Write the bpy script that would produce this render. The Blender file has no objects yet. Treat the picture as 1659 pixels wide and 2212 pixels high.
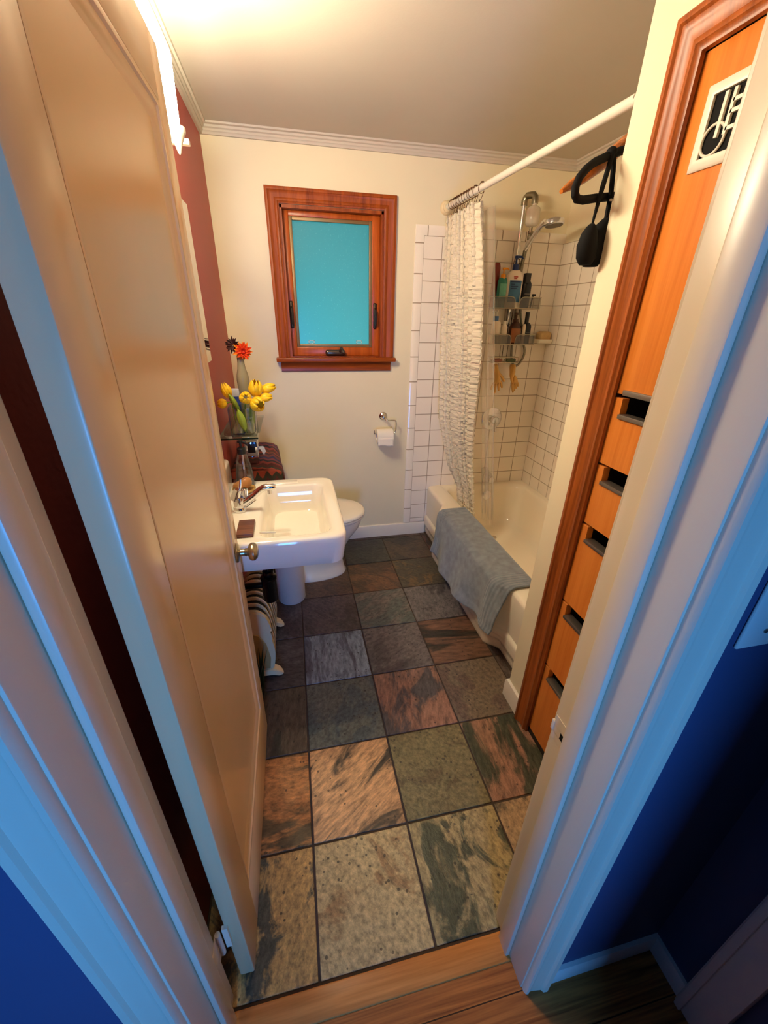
import bpy, bmesh, math, random
from mathutils import Vector, Matrix, noise
PI = math.pi
random.seed(7)
S = bpy.context.scene
COL = S.collection

# ------------------------------------------------------------------ materials
def _nodes(name):
    m = bpy.data.materials.new(name); m.use_nodes = True
    nt = m.node_tree; nt.nodes.clear()
    out = nt.nodes.new('ShaderNodeOutputMaterial')
    return m, nt, out
def _n(nt, t, **kw):
    n = nt.nodes.new(t)
    for k, v in kw.items():
        if k in n.inputs: n.inputs[k].default_value = v
        else: setattr(n, k, v)
    return n
def c4(c): return (c[0], c[1], c[2], 1.0)
def srgb(r, g, b):
    f = lambda v: (v/255/12.92) if v/255 <= .04045 else ((v/255+.055)/1.055)**2.4
    return (f(r), f(g), f(b))
MATS = {}
def mat(name, col, rough=.5, metal=0, var=.06, vscale=6, bump=0, bscale=60, trans=0, ior=1.45, coat=0, spec=.5, sheen=0):
    if name in MATS: return MATS[name]
    m, nt, out = _nodes(name)
    p = _n(nt, 'ShaderNodeBsdfPrincipled')
    p.inputs['Roughness'].default_value = rough
    p.inputs['Metallic'].default_value = metal
    p.inputs['Transmission Weight'].default_value = trans
    p.inputs['IOR'].default_value = ior
    p.inputs['Coat Weight'].default_value = coat
    p.inputs['Specular IOR Level'].default_value = spec
    p.inputs['Sheen Weight'].default_value = sheen
    tc = _n(nt, 'ShaderNodeTexCoord')
    nz = _n(nt, 'ShaderNodeTexNoise'); nz.inputs['Scale'].default_value = vscale; nz.inputs['Detail'].default_value = 4
    nt.links.new(tc.outputs['Object'], nz.inputs['Vector'])
    mx = _n(nt, 'ShaderNodeMix', data_type='RGBA')
    a = tuple(max(0, v*(1-var)) for v in col); b = tuple(min(1, v*(1+var)) for v in col)
    mx.inputs[6].default_value = c4(a); mx.inputs[7].default_value = c4(b)
    nt.links.new(nz.outputs['Fac'], mx.inputs[0])
    nt.links.new(mx.outputs[2], p.inputs['Base Color'])
    if bump:
        n2 = _n(nt, 'ShaderNodeTexNoise'); n2.inputs['Scale'].default_value = bscale; n2.inputs['Detail'].default_value = 3
        nt.links.new(tc.outputs['Object'], n2.inputs['Vector'])
        bp = _n(nt, 'ShaderNodeBump'); bp.inputs['Strength'].default_value = bump; bp.inputs['Distance'].default_value = .004
        nt.links.new(n2.outputs['Fac'], bp.inputs['Height']); nt.links.new(bp.outputs[0], p.inputs['Normal'])
    nt.links.new(p.outputs[0], out.inputs[0])
    MATS[name] = m
    return m
def ramp(nt, stops):
    r = _n(nt, 'ShaderNodeValToRGB'); e = r.color_ramp.elements
    e[0].position, e[0].color = stops[0][0], c4(stops[0][1])
    e[1].position, e[1].color = stops[-1][0], c4(stops[-1][1])
    for p_, c_ in stops[1:-1]:
        k = e.new(p_); k.color = c4(c_)
    return r
def wood(name, dark, light, axis='z', scale=1.0, rough=.35, fig=.5, bump=.08, plank=None):
    m, nt, out = _nodes(name)
    p = _n(nt, 'ShaderNodeBsdfPrincipled'); p.inputs['Roughness'].default_value = rough; p.inputs['Specular IOR Level'].default_value = .35
    tc = _n(nt, 'ShaderNodeTexCoord')
    mp = _n(nt, 'ShaderNodeMapping')
    s = {'x': (1.6, 34, 34), 'y': (34, 1.6, 34), 'z': (34, 34, 1.6)}[axis]
    mp.inputs['Scale'].default_value = tuple(v*scale for v in s)
    nt.links.new(tc.outputs['Object'], mp.inputs['Vector'])
    n1 = _n(nt, 'ShaderNodeTexNoise'); n1.inputs['Scale'].default_value = 1; n1.inputs['Detail'].default_value = 5; n1.inputs['Distortion'].default_value = fig
    nt.links.new(mp.outputs[0], n1.inputs['Vector'])
    n2 = _n(nt, 'ShaderNodeTexNoise'); n2.inputs['Scale'].default_value = 6; n2.inputs['Detail'].default_value = 2
    nt.links.new(mp.outputs[0], n2.inputs['Vector'])
    ad = _n(nt, 'ShaderNodeMath', operation='MULTIPLY_ADD'); ad.inputs[1].default_value = .35
    nt.links.new(n2.outputs['Fac'], ad.inputs[0]); nt.links.new(n1.outputs['Fac'], ad.inputs[2])
    r = ramp(nt, [(.42, dark), (.85, light)])
    nt.links.new(ad.outputs[0], r.inputs[0])
    col = r.outputs[0]
    if plank:   # (axis across, width): a dark joint line and a tone per board
        sx = _n(nt, 'ShaderNodeSeparateXYZ'); nt.links.new(tc.outputs['Object'], sx.inputs[0])
        d = _n(nt, 'ShaderNodeMath', operation='DIVIDE'); d.inputs[1].default_value = plank[1]
        nt.links.new(sx.outputs['XYZ'.index(plank[0].upper())], d.inputs[0])
        fr = _n(nt, 'ShaderNodeMath', operation='FRACT'); nt.links.new(d.outputs[0], fr.inputs[0])
        fl = _n(nt, 'ShaderNodeMath', operation='FLOOR'); nt.links.new(d.outputs[0], fl.inputs[0])
        wn = _n(nt, 'ShaderNodeTexWhiteNoise', noise_dimensions='1D'); nt.links.new(fl.outputs[0], wn.inputs['W'])
        lt = _n(nt, 'ShaderNodeMath', operation='LESS_THAN'); lt.inputs[1].default_value = .03; nt.links.new(fr.outputs[0], lt.inputs[0])
        hv = _n(nt, 'ShaderNodeHueSaturation'); nt.links.new(col, hv.inputs['Color'])
        mr = _n(nt, 'ShaderNodeMapRange'); mr.inputs[3].default_value = .75; mr.inputs[4].default_value = 1.15
        nt.links.new(wn.outputs['Value'], mr.inputs[0]); nt.links.new(mr.outputs[0], hv.inputs['Value'])
        mx = _n(nt, 'ShaderNodeMix', data_type='RGBA'); mx.inputs[7].default_value = c4(tuple(v*.25 for v in dark))
        nt.links.new(lt.outputs[0], mx.inputs[0]); nt.links.new(hv.outputs[0], mx.inputs[6]); col = mx.outputs[2]
    nt.links.new(col, p.inputs['Base Color'])
    bp = _n(nt, 'ShaderNodeBump'); bp.inputs['Strength'].default_value = bump; bp.inputs['Distance'].default_value = .002
    nt.links.new(ad.outputs[0], bp.inputs['Height']); nt.links.new(bp.outputs[0], p.inputs['Normal'])
    nt.links.new(p.outputs[0], out.inputs[0])
    return m
def wave_oak(name, dark, light):
    m, nt, out = _nodes(name)
    p = _n(nt, 'ShaderNodeBsdfPrincipled'); p.inputs['Roughness'].default_value = .42
    tc = _n(nt, 'ShaderNodeTexCoord')
    mp = _n(nt, 'ShaderNodeMapping'); mp.inputs['Scale'].default_value = (6.5, 36, 1); mp.inputs['Location'].default_value = (-2.6, 16.5, 0)
    nt.links.new(tc.outputs['Object'], mp.inputs['Vector'])
    w = _n(nt, 'ShaderNodeTexWave', wave_type='RINGS', rings_direction='Z'); w.inputs['Scale'].default_value = 1.3; w.inputs['Distortion'].default_value = 2.2; w.inputs['Detail'].default_value = 3; w.inputs['Detail Scale'].default_value = 1.0
    nt.links.new(mp.outputs[0], w.inputs['Vector'])
    n2 = _n(nt, 'ShaderNodeTexNoise'); n2.inputs['Scale'].default_value = 9; n2.inputs['Detail'].default_value = 4
    nt.links.new(mp.outputs[0], n2.inputs['Vector'])
    ad = _n(nt, 'ShaderNodeMath', operation='MULTIPLY_ADD'); ad.inputs[1].default_value = .6
    nt.links.new(n2.outputs['Fac'], ad.inputs[0]); nt.links.new(w.outputs['Fac'], ad.inputs[2])
    r = ramp(nt, [(.3, dark), (1.1, light)]); nt.links.new(ad.outputs[0], r.inputs[0])
    nt.links.new(r.outputs[0], p.inputs['Base Color'])
    nt.links.new(p.outputs[0], out.inputs[0])
    return m
def slate():
    m, nt, out = _nodes('slate_tiles')
    p = _n(nt, 'ShaderNodeBsdfPrincipled')
    geo = _n(nt, 'ShaderNodeNewGeometry')
    A = _n(nt, 'ShaderNodeAttribute', attribute_name='tone_a'); B = _n(nt, 'ShaderNodeAttribute', attribute_name='tone_b')
    P = _n(nt, 'ShaderNodeAttribute', attribute_name='pars')     # r angle, g stretch, b cover
    sp = _n(nt, 'ShaderNodeSeparateColor'); nt.links.new(P.outputs['Color'], sp.inputs[0])
    rot = _n(nt, 'ShaderNodeVectorRotate', rotation_type='Z_AXIS')
    an = _n(nt, 'ShaderNodeMath', operation='MULTIPLY'); an.inputs[1].default_value = PI
    nt.links.new(sp.outputs[0], an.inputs[0]); nt.links.new(an.outputs[0], rot.inputs['Angle'])
    nt.links.new(geo.outputs['Position'], rot.inputs['Vector'])
    off = _n(nt, 'ShaderNodeVectorMath', operation='ADD')
    nt.links.new(rot.outputs[0], off.inputs[0]); nt.links.new(B.outputs['Vector'], off.inputs[1])
    # stretch along the tile's own cleft direction
    st = _n(nt, 'ShaderNodeMapRange'); st.inputs[3].default_value = 1; st.inputs[4].default_value = .16
    nt.links.new(sp.outputs[1], st.inputs[0])
    cv = _n(nt, 'ShaderNodeCombineXYZ'); cv.inputs[1].default_value = 1; cv.inputs[2].default_value = 1; nt.links.new(st.outputs[0], cv.inputs[0])
    ml = _n(nt, 'ShaderNodeVectorMath', operation='MULTIPLY'); nt.links.new(off.outputs[0], ml.inputs[0]); nt.links.new(cv.outputs[0], ml.inputs[1])
    big = _n(nt, 'ShaderNodeTexNoise'); big.inputs['Scale'].default_value = 8; big.inputs['Detail'].default_value = 7; big.inputs['Roughness'].default_value = .62; big.inputs['Distortion'].default_value = .8
    nt.links.new(ml.outputs[0], big.inputs['Vector'])
    fine = _n(nt, 'ShaderNodeTexNoise'); fine.inputs['Scale'].default_value = 70; fine.inputs['Detail'].default_value = 6; fine.inputs['Roughness'].default_value = .7
    nt.links.new(ml.outputs[0], fine.inputs['Vector'])
    # cover: threshold of the dark bands
    lo = _n(nt, 'ShaderNodeMath', operation='SUBTRACT'); lo.inputs[0].default_value = .72; nt.links.new(sp.outputs[2], lo.inputs[1])
    sm = _n(nt, 'ShaderNodeMapRange', interpolation_type='SMOOTHSTEP')
    hi = _n(nt, 'ShaderNodeMath', operation='ADD'); hi.inputs[1].default_value = .1; nt.links.new(lo.outputs[0], hi.inputs[0])
    nt.links.new(big.outputs['Fac'], sm.inputs[0]); nt.links.new(lo.outputs[0], sm.inputs[1]); nt.links.new(hi.outputs[0], sm.inputs[2])
    mx = _n(nt, 'ShaderNodeMix', data_type='RGBA'); nt.links.new(sm.outputs[0], mx.inputs[0]); nt.links.new(A.outputs['Color'], mx.inputs[6]); nt.links.new(B.outputs['Color'], mx.inputs[7])
    fr = _n(nt, 'ShaderNodeMapRange'); fr.inputs[1].default_value = .25; fr.inputs[2].default_value = .75; fr.inputs[3].default_value = .22; fr.inputs[4].default_value = 1.85
    nt.links.new(fine.outputs['Fac'], fr.inputs[0])
    hv = _n(nt, 'ShaderNodeHueSaturation'); nt.links.new(mx.outputs[2], hv.inputs['Color']); nt.links.new(fr.outputs[0], hv.inputs['Value'])
    vo = _n(nt, 'ShaderNodeTexVoronoi', feature='F1'); vo.inputs['Scale'].default_value = 42
    nt.links.new(geo.outputs['Position'], vo.inputs['Vector'])
    pit = _n(nt, 'ShaderNodeMath', operation='LESS_THAN'); pit.inputs[1].default_value = .17; nt.links.new(vo.outputs['Distance'], pit.inputs[0])
    pn = _n(nt, 'ShaderNodeTexNoise'); pn.inputs['Scale'].default_value = 7; nt.links.new(geo.outputs['Position'], pn.inputs['Vector'])
    pg = _n(nt, 'ShaderNodeMath', operation='GREATER_THAN'); pg.inputs[1].default_value = .5; nt.links.new(pn.outputs['Fac'], pg.inputs[0])
    pm = _n(nt, 'ShaderNodeMath', operation='MULTIPLY'); nt.links.new(pit.outputs[0], pm.inputs[0]); nt.links.new(pg.outputs[0], pm.inputs[1])
    m2 = _n(nt, 'ShaderNodeMix', data_type='RGBA'); m2.inputs[7].default_value = (.02, .017, .014, 1)
    pf = _n(nt, 'ShaderNodeMath', operation='MULTIPLY'); pf.inputs[1].default_value = .75; nt.links.new(pm.outputs[0], pf.inputs[0])
    nt.links.new(pf.outputs[0], m2.inputs[0]); nt.links.new(hv.outputs[0], m2.inputs[6]); nt.links.new(m2.outputs[2], p.inputs['Base Color'])
    rr = _n(nt, 'ShaderNodeMapRange'); rr.inputs[3].default_value = .2; rr.inputs[4].default_value = .5; nt.links.new(fine.outputs['Fac'], rr.inputs[0]); nt.links.new(rr.outputs[0], p.inputs['Roughness'])
    h1 = _n(nt, 'ShaderNodeMath', operation='MULTIPLY_ADD'); h1.inputs[1].default_value = .5; nt.links.new(fine.outputs['Fac'], h1.inputs[0]); nt.links.new(big.outputs['Fac'], h1.inputs[2])
    h2 = _n(nt, 'ShaderNodeMath', operation='SUBTRACT'); nt.links.new(h1.outputs[0], h2.inputs[0]); nt.links.new(pf.outputs[0], h2.inputs[1])
    bp = _n(nt, 'ShaderNodeBump'); bp.inputs['Strength'].default_value = .7; bp.inputs['Distance'].default_value = .007
    nt.links.new(h2.outputs[0], bp.inputs['Height']); nt.links.new(bp.outputs[0], p.inputs['Normal'])
    nt.links.new(p.outputs[0], out.inputs[0])
    return m
def tilemat(name, col, grout, pitch, origin, rough=.12):
    """glazed square tiles: brick texture squared up, local axes u = chosen plane"""
    m, nt, out = _nodes(name)
    p = _n(nt, 'ShaderNodeBsdfPrincipled'); p.inputs['Roughness'].default_value = rough
    geo = _n(nt, 'ShaderNodeNewGeometry')
    sx = _n(nt, 'ShaderNodeSeparateXYZ'); nt.links.new(geo.outputs['Position'], sx.inputs[0])
    ds = []
    for i, (ax, o) in enumerate(origin):
        a = _n(nt, 'ShaderNodeMath', operation='SUBTRACT'); a.inputs[1].default_value = o; nt.links.new(sx.outputs['xyz'.index(ax)], a.inputs[0])
        d = _n(nt, 'ShaderNodeMath', operation='DIVIDE'); d.inputs[1].default_value = pitch; nt.links.new(a.outputs[0], d.inputs[0])
        f = _n(nt, 'ShaderNodeMath', operation='PINGPONG'); f.inputs[1].default_value = .5; nt.links.new(d.outputs[0], f.inputs[0])
        ds.append(f)
    mn = _n(nt, 'ShaderNodeMath', operation='MINIMUM'); nt.links.new(ds[0].outputs[0], mn.inputs[0]); nt.links.new(ds[1].outputs[0], mn.inputs[1])
    e = _n(nt, 'ShaderNodeMapRange', interpolation_type='SMOOTHSTEP'); e.inputs[1].default_value = .010; e.inputs[2].default_value = .026; nt.links.new(mn.outputs[0], e.inputs[0])
    mx = _n(nt, 'ShaderNodeMix', data_type='RGBA'); mx.inputs[6].default_value = c4(grout); mx.inputs[7].default_value = c4(col)
    nt.links.new(e.outputs[0], mx.inputs[0]); nt.links.new(mx.outputs[2], p.inputs['Base Color'])
    rr = _n(nt, 'ShaderNodeMapRange'); rr.inputs[3].default_value = .8; rr.inputs[4].default_value = rough; nt.links.new(e.outputs[0], rr.inputs[0]); nt.links.new(rr.outputs[0], p.inputs['Roughness'])
    bp = _n(nt, 'ShaderNodeBump'); bp.inputs['Strength'].default_value = .5; bp.inputs['Distance'].default_value = .003
    nt.links.new(e.outputs[0], bp.inputs['Height']); nt.links.new(bp.outputs[0], p.inputs['Normal'])
    nt.links.new(p.outputs[0], out.inputs[0])
    return m
def emit(name, col, s, transp=0):
    m, nt, out = _nodes(name)
    e = _n(nt, 'ShaderNodeEmission'); e.inputs[0].default_value = c4(col); e.inputs[1].default_value = s
    if transp:
        t = _n(nt, 'ShaderNodeBsdfTransparent'); mx = _n(nt, 'ShaderNodeMixShader'); mx.inputs[0].default_value = transp
        nt.links.new(e.outputs[0], mx.inputs[1]); nt.links.new(t.outputs[0], mx.inputs[2]); nt.links.new(mx.outputs[0], out.inputs[0])
    else: nt.links.new(e.outputs[0], out.inputs[0])
    return m
def clear(name, tint=(1, 1, 1), refl=.12, rough=.03):
    """thin clear sheet: mostly transparent with a gloss"""
    m, nt, out = _nodes(name)
    t = _n(nt, 'ShaderNodeBsdfTransparent'); t.inputs[0].default_value = c4(tint)
    g = _n(nt, 'ShaderNodeBsdfGlossy'); g.inputs['Roughness'].default_value = rough
    lw = _n(nt, 'ShaderNodeLayerWeight'); lw.inputs[0].default_value = .25
    ma = _n(nt, 'ShaderNodeMath', operation='MULTIPLY_ADD'); ma.inputs[1].default_value = .75; ma.inputs[2].default_value = refl*.4
    nt.links.new(lw.outputs['Fresnel'], ma.inputs[0])
    mx = _n(nt, 'ShaderNodeMixShader'); nt.links.new(ma.outputs[0], mx.inputs[0]); nt.links.new(t.outputs[0], mx.inputs[1]); nt.links.new(g.outputs[0], mx.inputs[2])
    nt.links.new(mx.outputs[0], out.inputs[0])
    return m
def frosted(name, col):
    m, nt, out = _nodes(name)
    t = _n(nt, 'ShaderNodeBsdfTranslucent')
    g = _n(nt, 'ShaderNodeBsdfGlossy'); g.inputs['Roughness'].default_value = .25
    tc = _n(nt, 'ShaderNodeTexCoord')
    vo = _n(nt, 'ShaderNodeTexNoise'); vo.inputs['Scale'].default_value = 120; vo.inputs['Detail'].default_value = 2; nt.links.new(tc.outputs['Object'], vo.inputs['Vector'])
    r = ramp(nt, [(.62, col), (.8, tuple(min(1, v*1.5+.1) for v in col))]); nt.links.new(vo.outputs['Fac'], r.inputs[0]); nt.links.new(r.outputs[0], t.inputs[0])
    mx = _n(nt, 'ShaderNodeMixShader'); mx.inputs[0].default_value = .04
    nt.links.new(t.outputs[0], mx.inputs[1]); nt.links.new(g.outputs[0], mx.inputs[2]); nt.links.new(mx.outputs[0], out.inputs[0])
    return m
def ruched(name, col):
    m, nt, out = _nodes(name)
    p = _n(nt, 'ShaderNodeBsdfPrincipled'); p.inputs['Roughness'].default_value = .75; p.inputs['Base Color'].default_value = c4(col)
    p.inputs['Sheen Weight'].default_value = .1
    tc = _n(nt, 'ShaderNodeTexCoord')
    mp = _n(nt, 'ShaderNodeMapping'); mp.inputs['Scale'].default_value = (9, 9, 62); nt.links.new(tc.outputs['Object'], mp.inputs['Vector'])
    nz = _n(nt, 'ShaderNodeTexNoise'); nz.inputs['Scale'].default_value = 1; nz.inputs['Detail'].default_value = 3; nz.inputs['Distortion'].default_value = .6
    nt.links.new(mp.outputs[0], nz.inputs['Vector'])
    bp = _n(nt, 'ShaderNodeBump'); bp.inputs['Strength'].default_value = .9; bp.inputs['Distance'].default_value = .018
    nt.links.new(nz.outputs['Fac'], bp.inputs['Height']); nt.links.new(bp.outputs[0], p.inputs['Normal'])
    tr = _n(nt, 'ShaderNodeBsdfTranslucent'); tr.inputs[0].default_value = c4(col)
    mx = _n(nt, 'ShaderNodeMixShader'); mx.inputs[0].default_value = .2
    nt.links.new(p.outputs[0], mx.inputs[1]); nt.links.new(tr.outputs[0], mx.inputs[2]); nt.links.new(mx.outputs[0], out.inputs[0])
    return m
def zigzag(name):
    m, nt, out = _nodes(name)
    p = _n(nt, 'ShaderNodeBsdfPrincipled'); p.inputs['Roughness'].default_value = .9
    tc = _n(nt, 'ShaderNodeTexCoord'); sx = _n(nt, 'ShaderNodeSeparateXYZ'); nt.links.new(tc.outputs['Object'], sx.inputs[0])
    pp = _n(nt, 'ShaderNodeMath', operation='PINGPONG'); pp.inputs[1].default_value = .022
    nt.links.new(sx.outputs[0], pp.inputs[0])
    zz = _n(nt, 'ShaderNodeMath', operation='SUBTRACT'); nt.links.new(sx.outputs[1], zz.inputs[0]); nt.links.new(sx.outputs[2], zz.inputs[1])
    ad = _n(nt, 'ShaderNodeMath', operation='ADD'); nt.links.new(pp.outputs[0], ad.inputs[0]); nt.links.new(zz.outputs[0], ad.inputs[1])
    nz = _n(nt, 'ShaderNodeTexNoise'); nz.inputs['Scale'].default_value = 30; nt.links.new(tc.outputs['Object'], nz.inputs['Vector'])
    a2 = _n(nt, 'ShaderNodeMath', operation='MULTIPLY_ADD'); a2.inputs[1].default_value = .02; nt.links.new(nz.outputs['Fac'], a2.inputs[0]); nt.links.new(ad.outputs[0], a2.inputs[2])
    d = _n(nt, 'ShaderNodeMath', operation='DIVIDE'); d.inputs[1].default_value = .26; nt.links.new(a2.outputs[0], d.inputs[0])
    f = _n(nt, 'ShaderNodeMath', operation='FRACT'); nt.links.new(d.outputs[0], f.inputs[0])
    r = ramp(nt, [(0, srgb(90, 40, 38)), (.14, srgb(136, 62, 58)), (.25, srgb(45, 40, 52)), (.38, srgb(125, 62, 78)), (.5, srgb(52, 52, 95)), (.6, srgb(112, 60, 66)), (.72, srgb(70, 42, 52)), (.82, srgb(150, 66, 48)), (.92, srgb(60, 55, 44)), (1, srgb(90, 40, 38))])
    r.color_ramp.interpolation = 'CONSTANT'
    nt.links.new(f.outputs[0], r.inputs[0]); nt.links.new(r.outputs[0], p.inputs['Base Color']); nt.links.new(p.outputs[0], out.inputs[0])
    return m
def terry(name, col):
    m, nt, out = _nodes(name)
    p = _n(nt, 'ShaderNodeBsdfPrincipled'); p.inputs['Roughness'].default_value = .95; p.inputs['Sheen Weight'].default_value = .35
    tc = _n(nt, 'ShaderNodeTexCoord')
    nz = _n(nt, 'ShaderNodeTexNoise'); nz.inputs['Scale'].default_value = 420; nz.inputs['Detail'].default_value = 2; nt.links.new(tc.outputs['Object'], nz.inputs['Vector'])
    big = _n(nt, 'ShaderNodeTexNoise'); big.inputs['Scale'].default_value = 30; big.inputs['Detail'].default_value = 5; nt.links.new(tc.outputs['Object'], big.inputs['Vector'])
    r = ramp(nt, [(.3, tuple(v*.75 for v in col)), (.7, tuple(v*1.2 for v in col))]); nt.links.new(big.outputs['Fac'], r.inputs[0]); nt.links.new(r.outputs[0], p.inputs['Base Color'])
    # woven border ribs near the hems
    sx = _n(nt, 'ShaderNodeSeparateXYZ'); nt.links.new(tc.outputs['UV'], sx.inputs[0])
    w = _n(nt, 'ShaderNodeMath', operation='MULTIPLY'); w.inputs[1].default_value = 2*PI*52; nt.links.new(sx.outputs[0], w.inputs[0])
    sn = _n(nt, 'ShaderNodeMath', operation='SINE'); nt.links.new(w.outputs[0], sn.inputs[0])
    e1 = _n(nt, 'ShaderNodeMath', operation='SUBTRACT'); e1.inputs[1].default_value = .5; nt.links.new(sx.outputs[0], e1.inputs[0])
    e2 = _n(nt, 'ShaderNodeMath', operation='ABSOLUTE'); nt.links.new(e1.outputs[0], e2.inputs[0])
    e3 = _n(nt, 'ShaderNodeMath', operation='GREATER_THAN'); e3.inputs[1].default_value = .375; nt.links.new(e2.outputs[0], e3.inputs[0])
    rb = _n(nt, 'ShaderNodeMath', operation='MULTIPLY'); nt.links.new(sn.outputs[0], rb.inputs[0]); nt.links.new(e3.outputs[0], rb.inputs[1])
    hh = _n(nt, 'ShaderNodeMath', operation='MULTIPLY_ADD'); hh.inputs[1].default_value = .5; nt.links.new(rb.outputs[0], hh.inputs[0]); nt.links.new(nz.outputs['Fac'], hh.inputs[2])
    bp = _n(nt, 'ShaderNodeBump'); bp.inputs['Strength'].default_value = .7; bp.inputs['Distance'].default_value = .004
    nt.links.new(hh.outputs[0], bp.inputs['Height']); nt.links.new(bp.outputs[0], p.inputs['Normal']); nt.links.new(p.outputs[0], out.inputs[0])
    return m

M_cream = mat('cream_paint', srgb(234, 224, 194), .45, var=.03, bump=.04, bscale=90)
M_ceil = mat('ceiling_paint', srgb(200, 191, 178), .6, var=.03, bump=.05, bscale=160)
M_red = mat('red_paint', srgb(176, 74, 64), .5, var=.05, bump=.05, bscale=90)
M_trim = mat('gloss_trim_paint', srgb(232, 216, 190), .3, var=.03)
M_door = mat('door_paint', srgb(232, 200, 154), .24, var=.03, bump=.03, bscale=25)
M_navy = mat('navy_paint', srgb(70, 82, 118), .55, var=.05)
M_white = mat('white_paint', srgb(232, 226, 214), .35, var=.02)
M_porc = mat('porcelain', srgb(240, 234, 220), .08, var=.01, coat=.3)
M_tub = mat('tub_enamel', srgb(244, 235, 214), .1, var=.015, coat=.3)
M_chrome = mat('chrome', (.75, .75, .77), .08, metal=1, var=.01)
M_nickel = mat('brushed_nickel', srgb(176, 164, 140), .28, metal=1, var=.05, vscale=40)
M_pewter = mat('aged_pipe', srgb(150, 142, 122), .3, metal=1, var=.15, vscale=60)
M_steel = mat('grey_pull_metal', srgb(150, 142, 132), .4, metal=.85, var=.08, vscale=60)
M_black = mat('black_plastic', (.012, .012, .013), .3, var=.2)
M_blackc = mat('black_cloth', (.006, .006, .007), .8, var=.3, spec=.2)
M_iron = mat('dark_bronze', srgb(70, 58, 46), .4, metal=.7, var=.1)
M_grout = mat('dark_grout', srgb(74, 60, 50), .9, var=.2, vscale=80)
M_slate = slate()
M_fir = wood('amber_fir', srgb(200, 110, 38), srgb(219, 134, 58), 'z', rough=.32, bump=.03)
M_rail = wood('red_fir', srgb(106, 48, 15), srgb(174, 94, 38), 'z', rough=.38)
M_railh = wood('red_fir_across', srgb(106, 48, 15), srgb(174, 94, 38), 'y', rough=.38)
M_win = wood('window_fir', srgb(116, 46, 11), srgb(168, 80, 22), 'z', rough=.42)
M_winh = wood('window_fir_across', srgb(116, 46, 11), srgb(168, 80, 22), 'x', rough=.3)
M_sash = wood('sash_fir', srgb(158, 68, 16), srgb(192, 94, 30), 'z', rough=.3)
M_oak = wood('oak_floor', srgb(112, 54, 20), srgb(196, 118, 56), 'x', rough=.4, scale=.9, fig=3.0, plank=('y', .083))
M_thr = wood('oak_threshold', srgb(172, 98, 36), srgb(232, 156, 82), 'x', rough=.35, scale=.8)
M_hang = wood('varnished_hanger', srgb(150, 78, 24), srgb(205, 124, 54), 'x', rough=.2)

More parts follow.
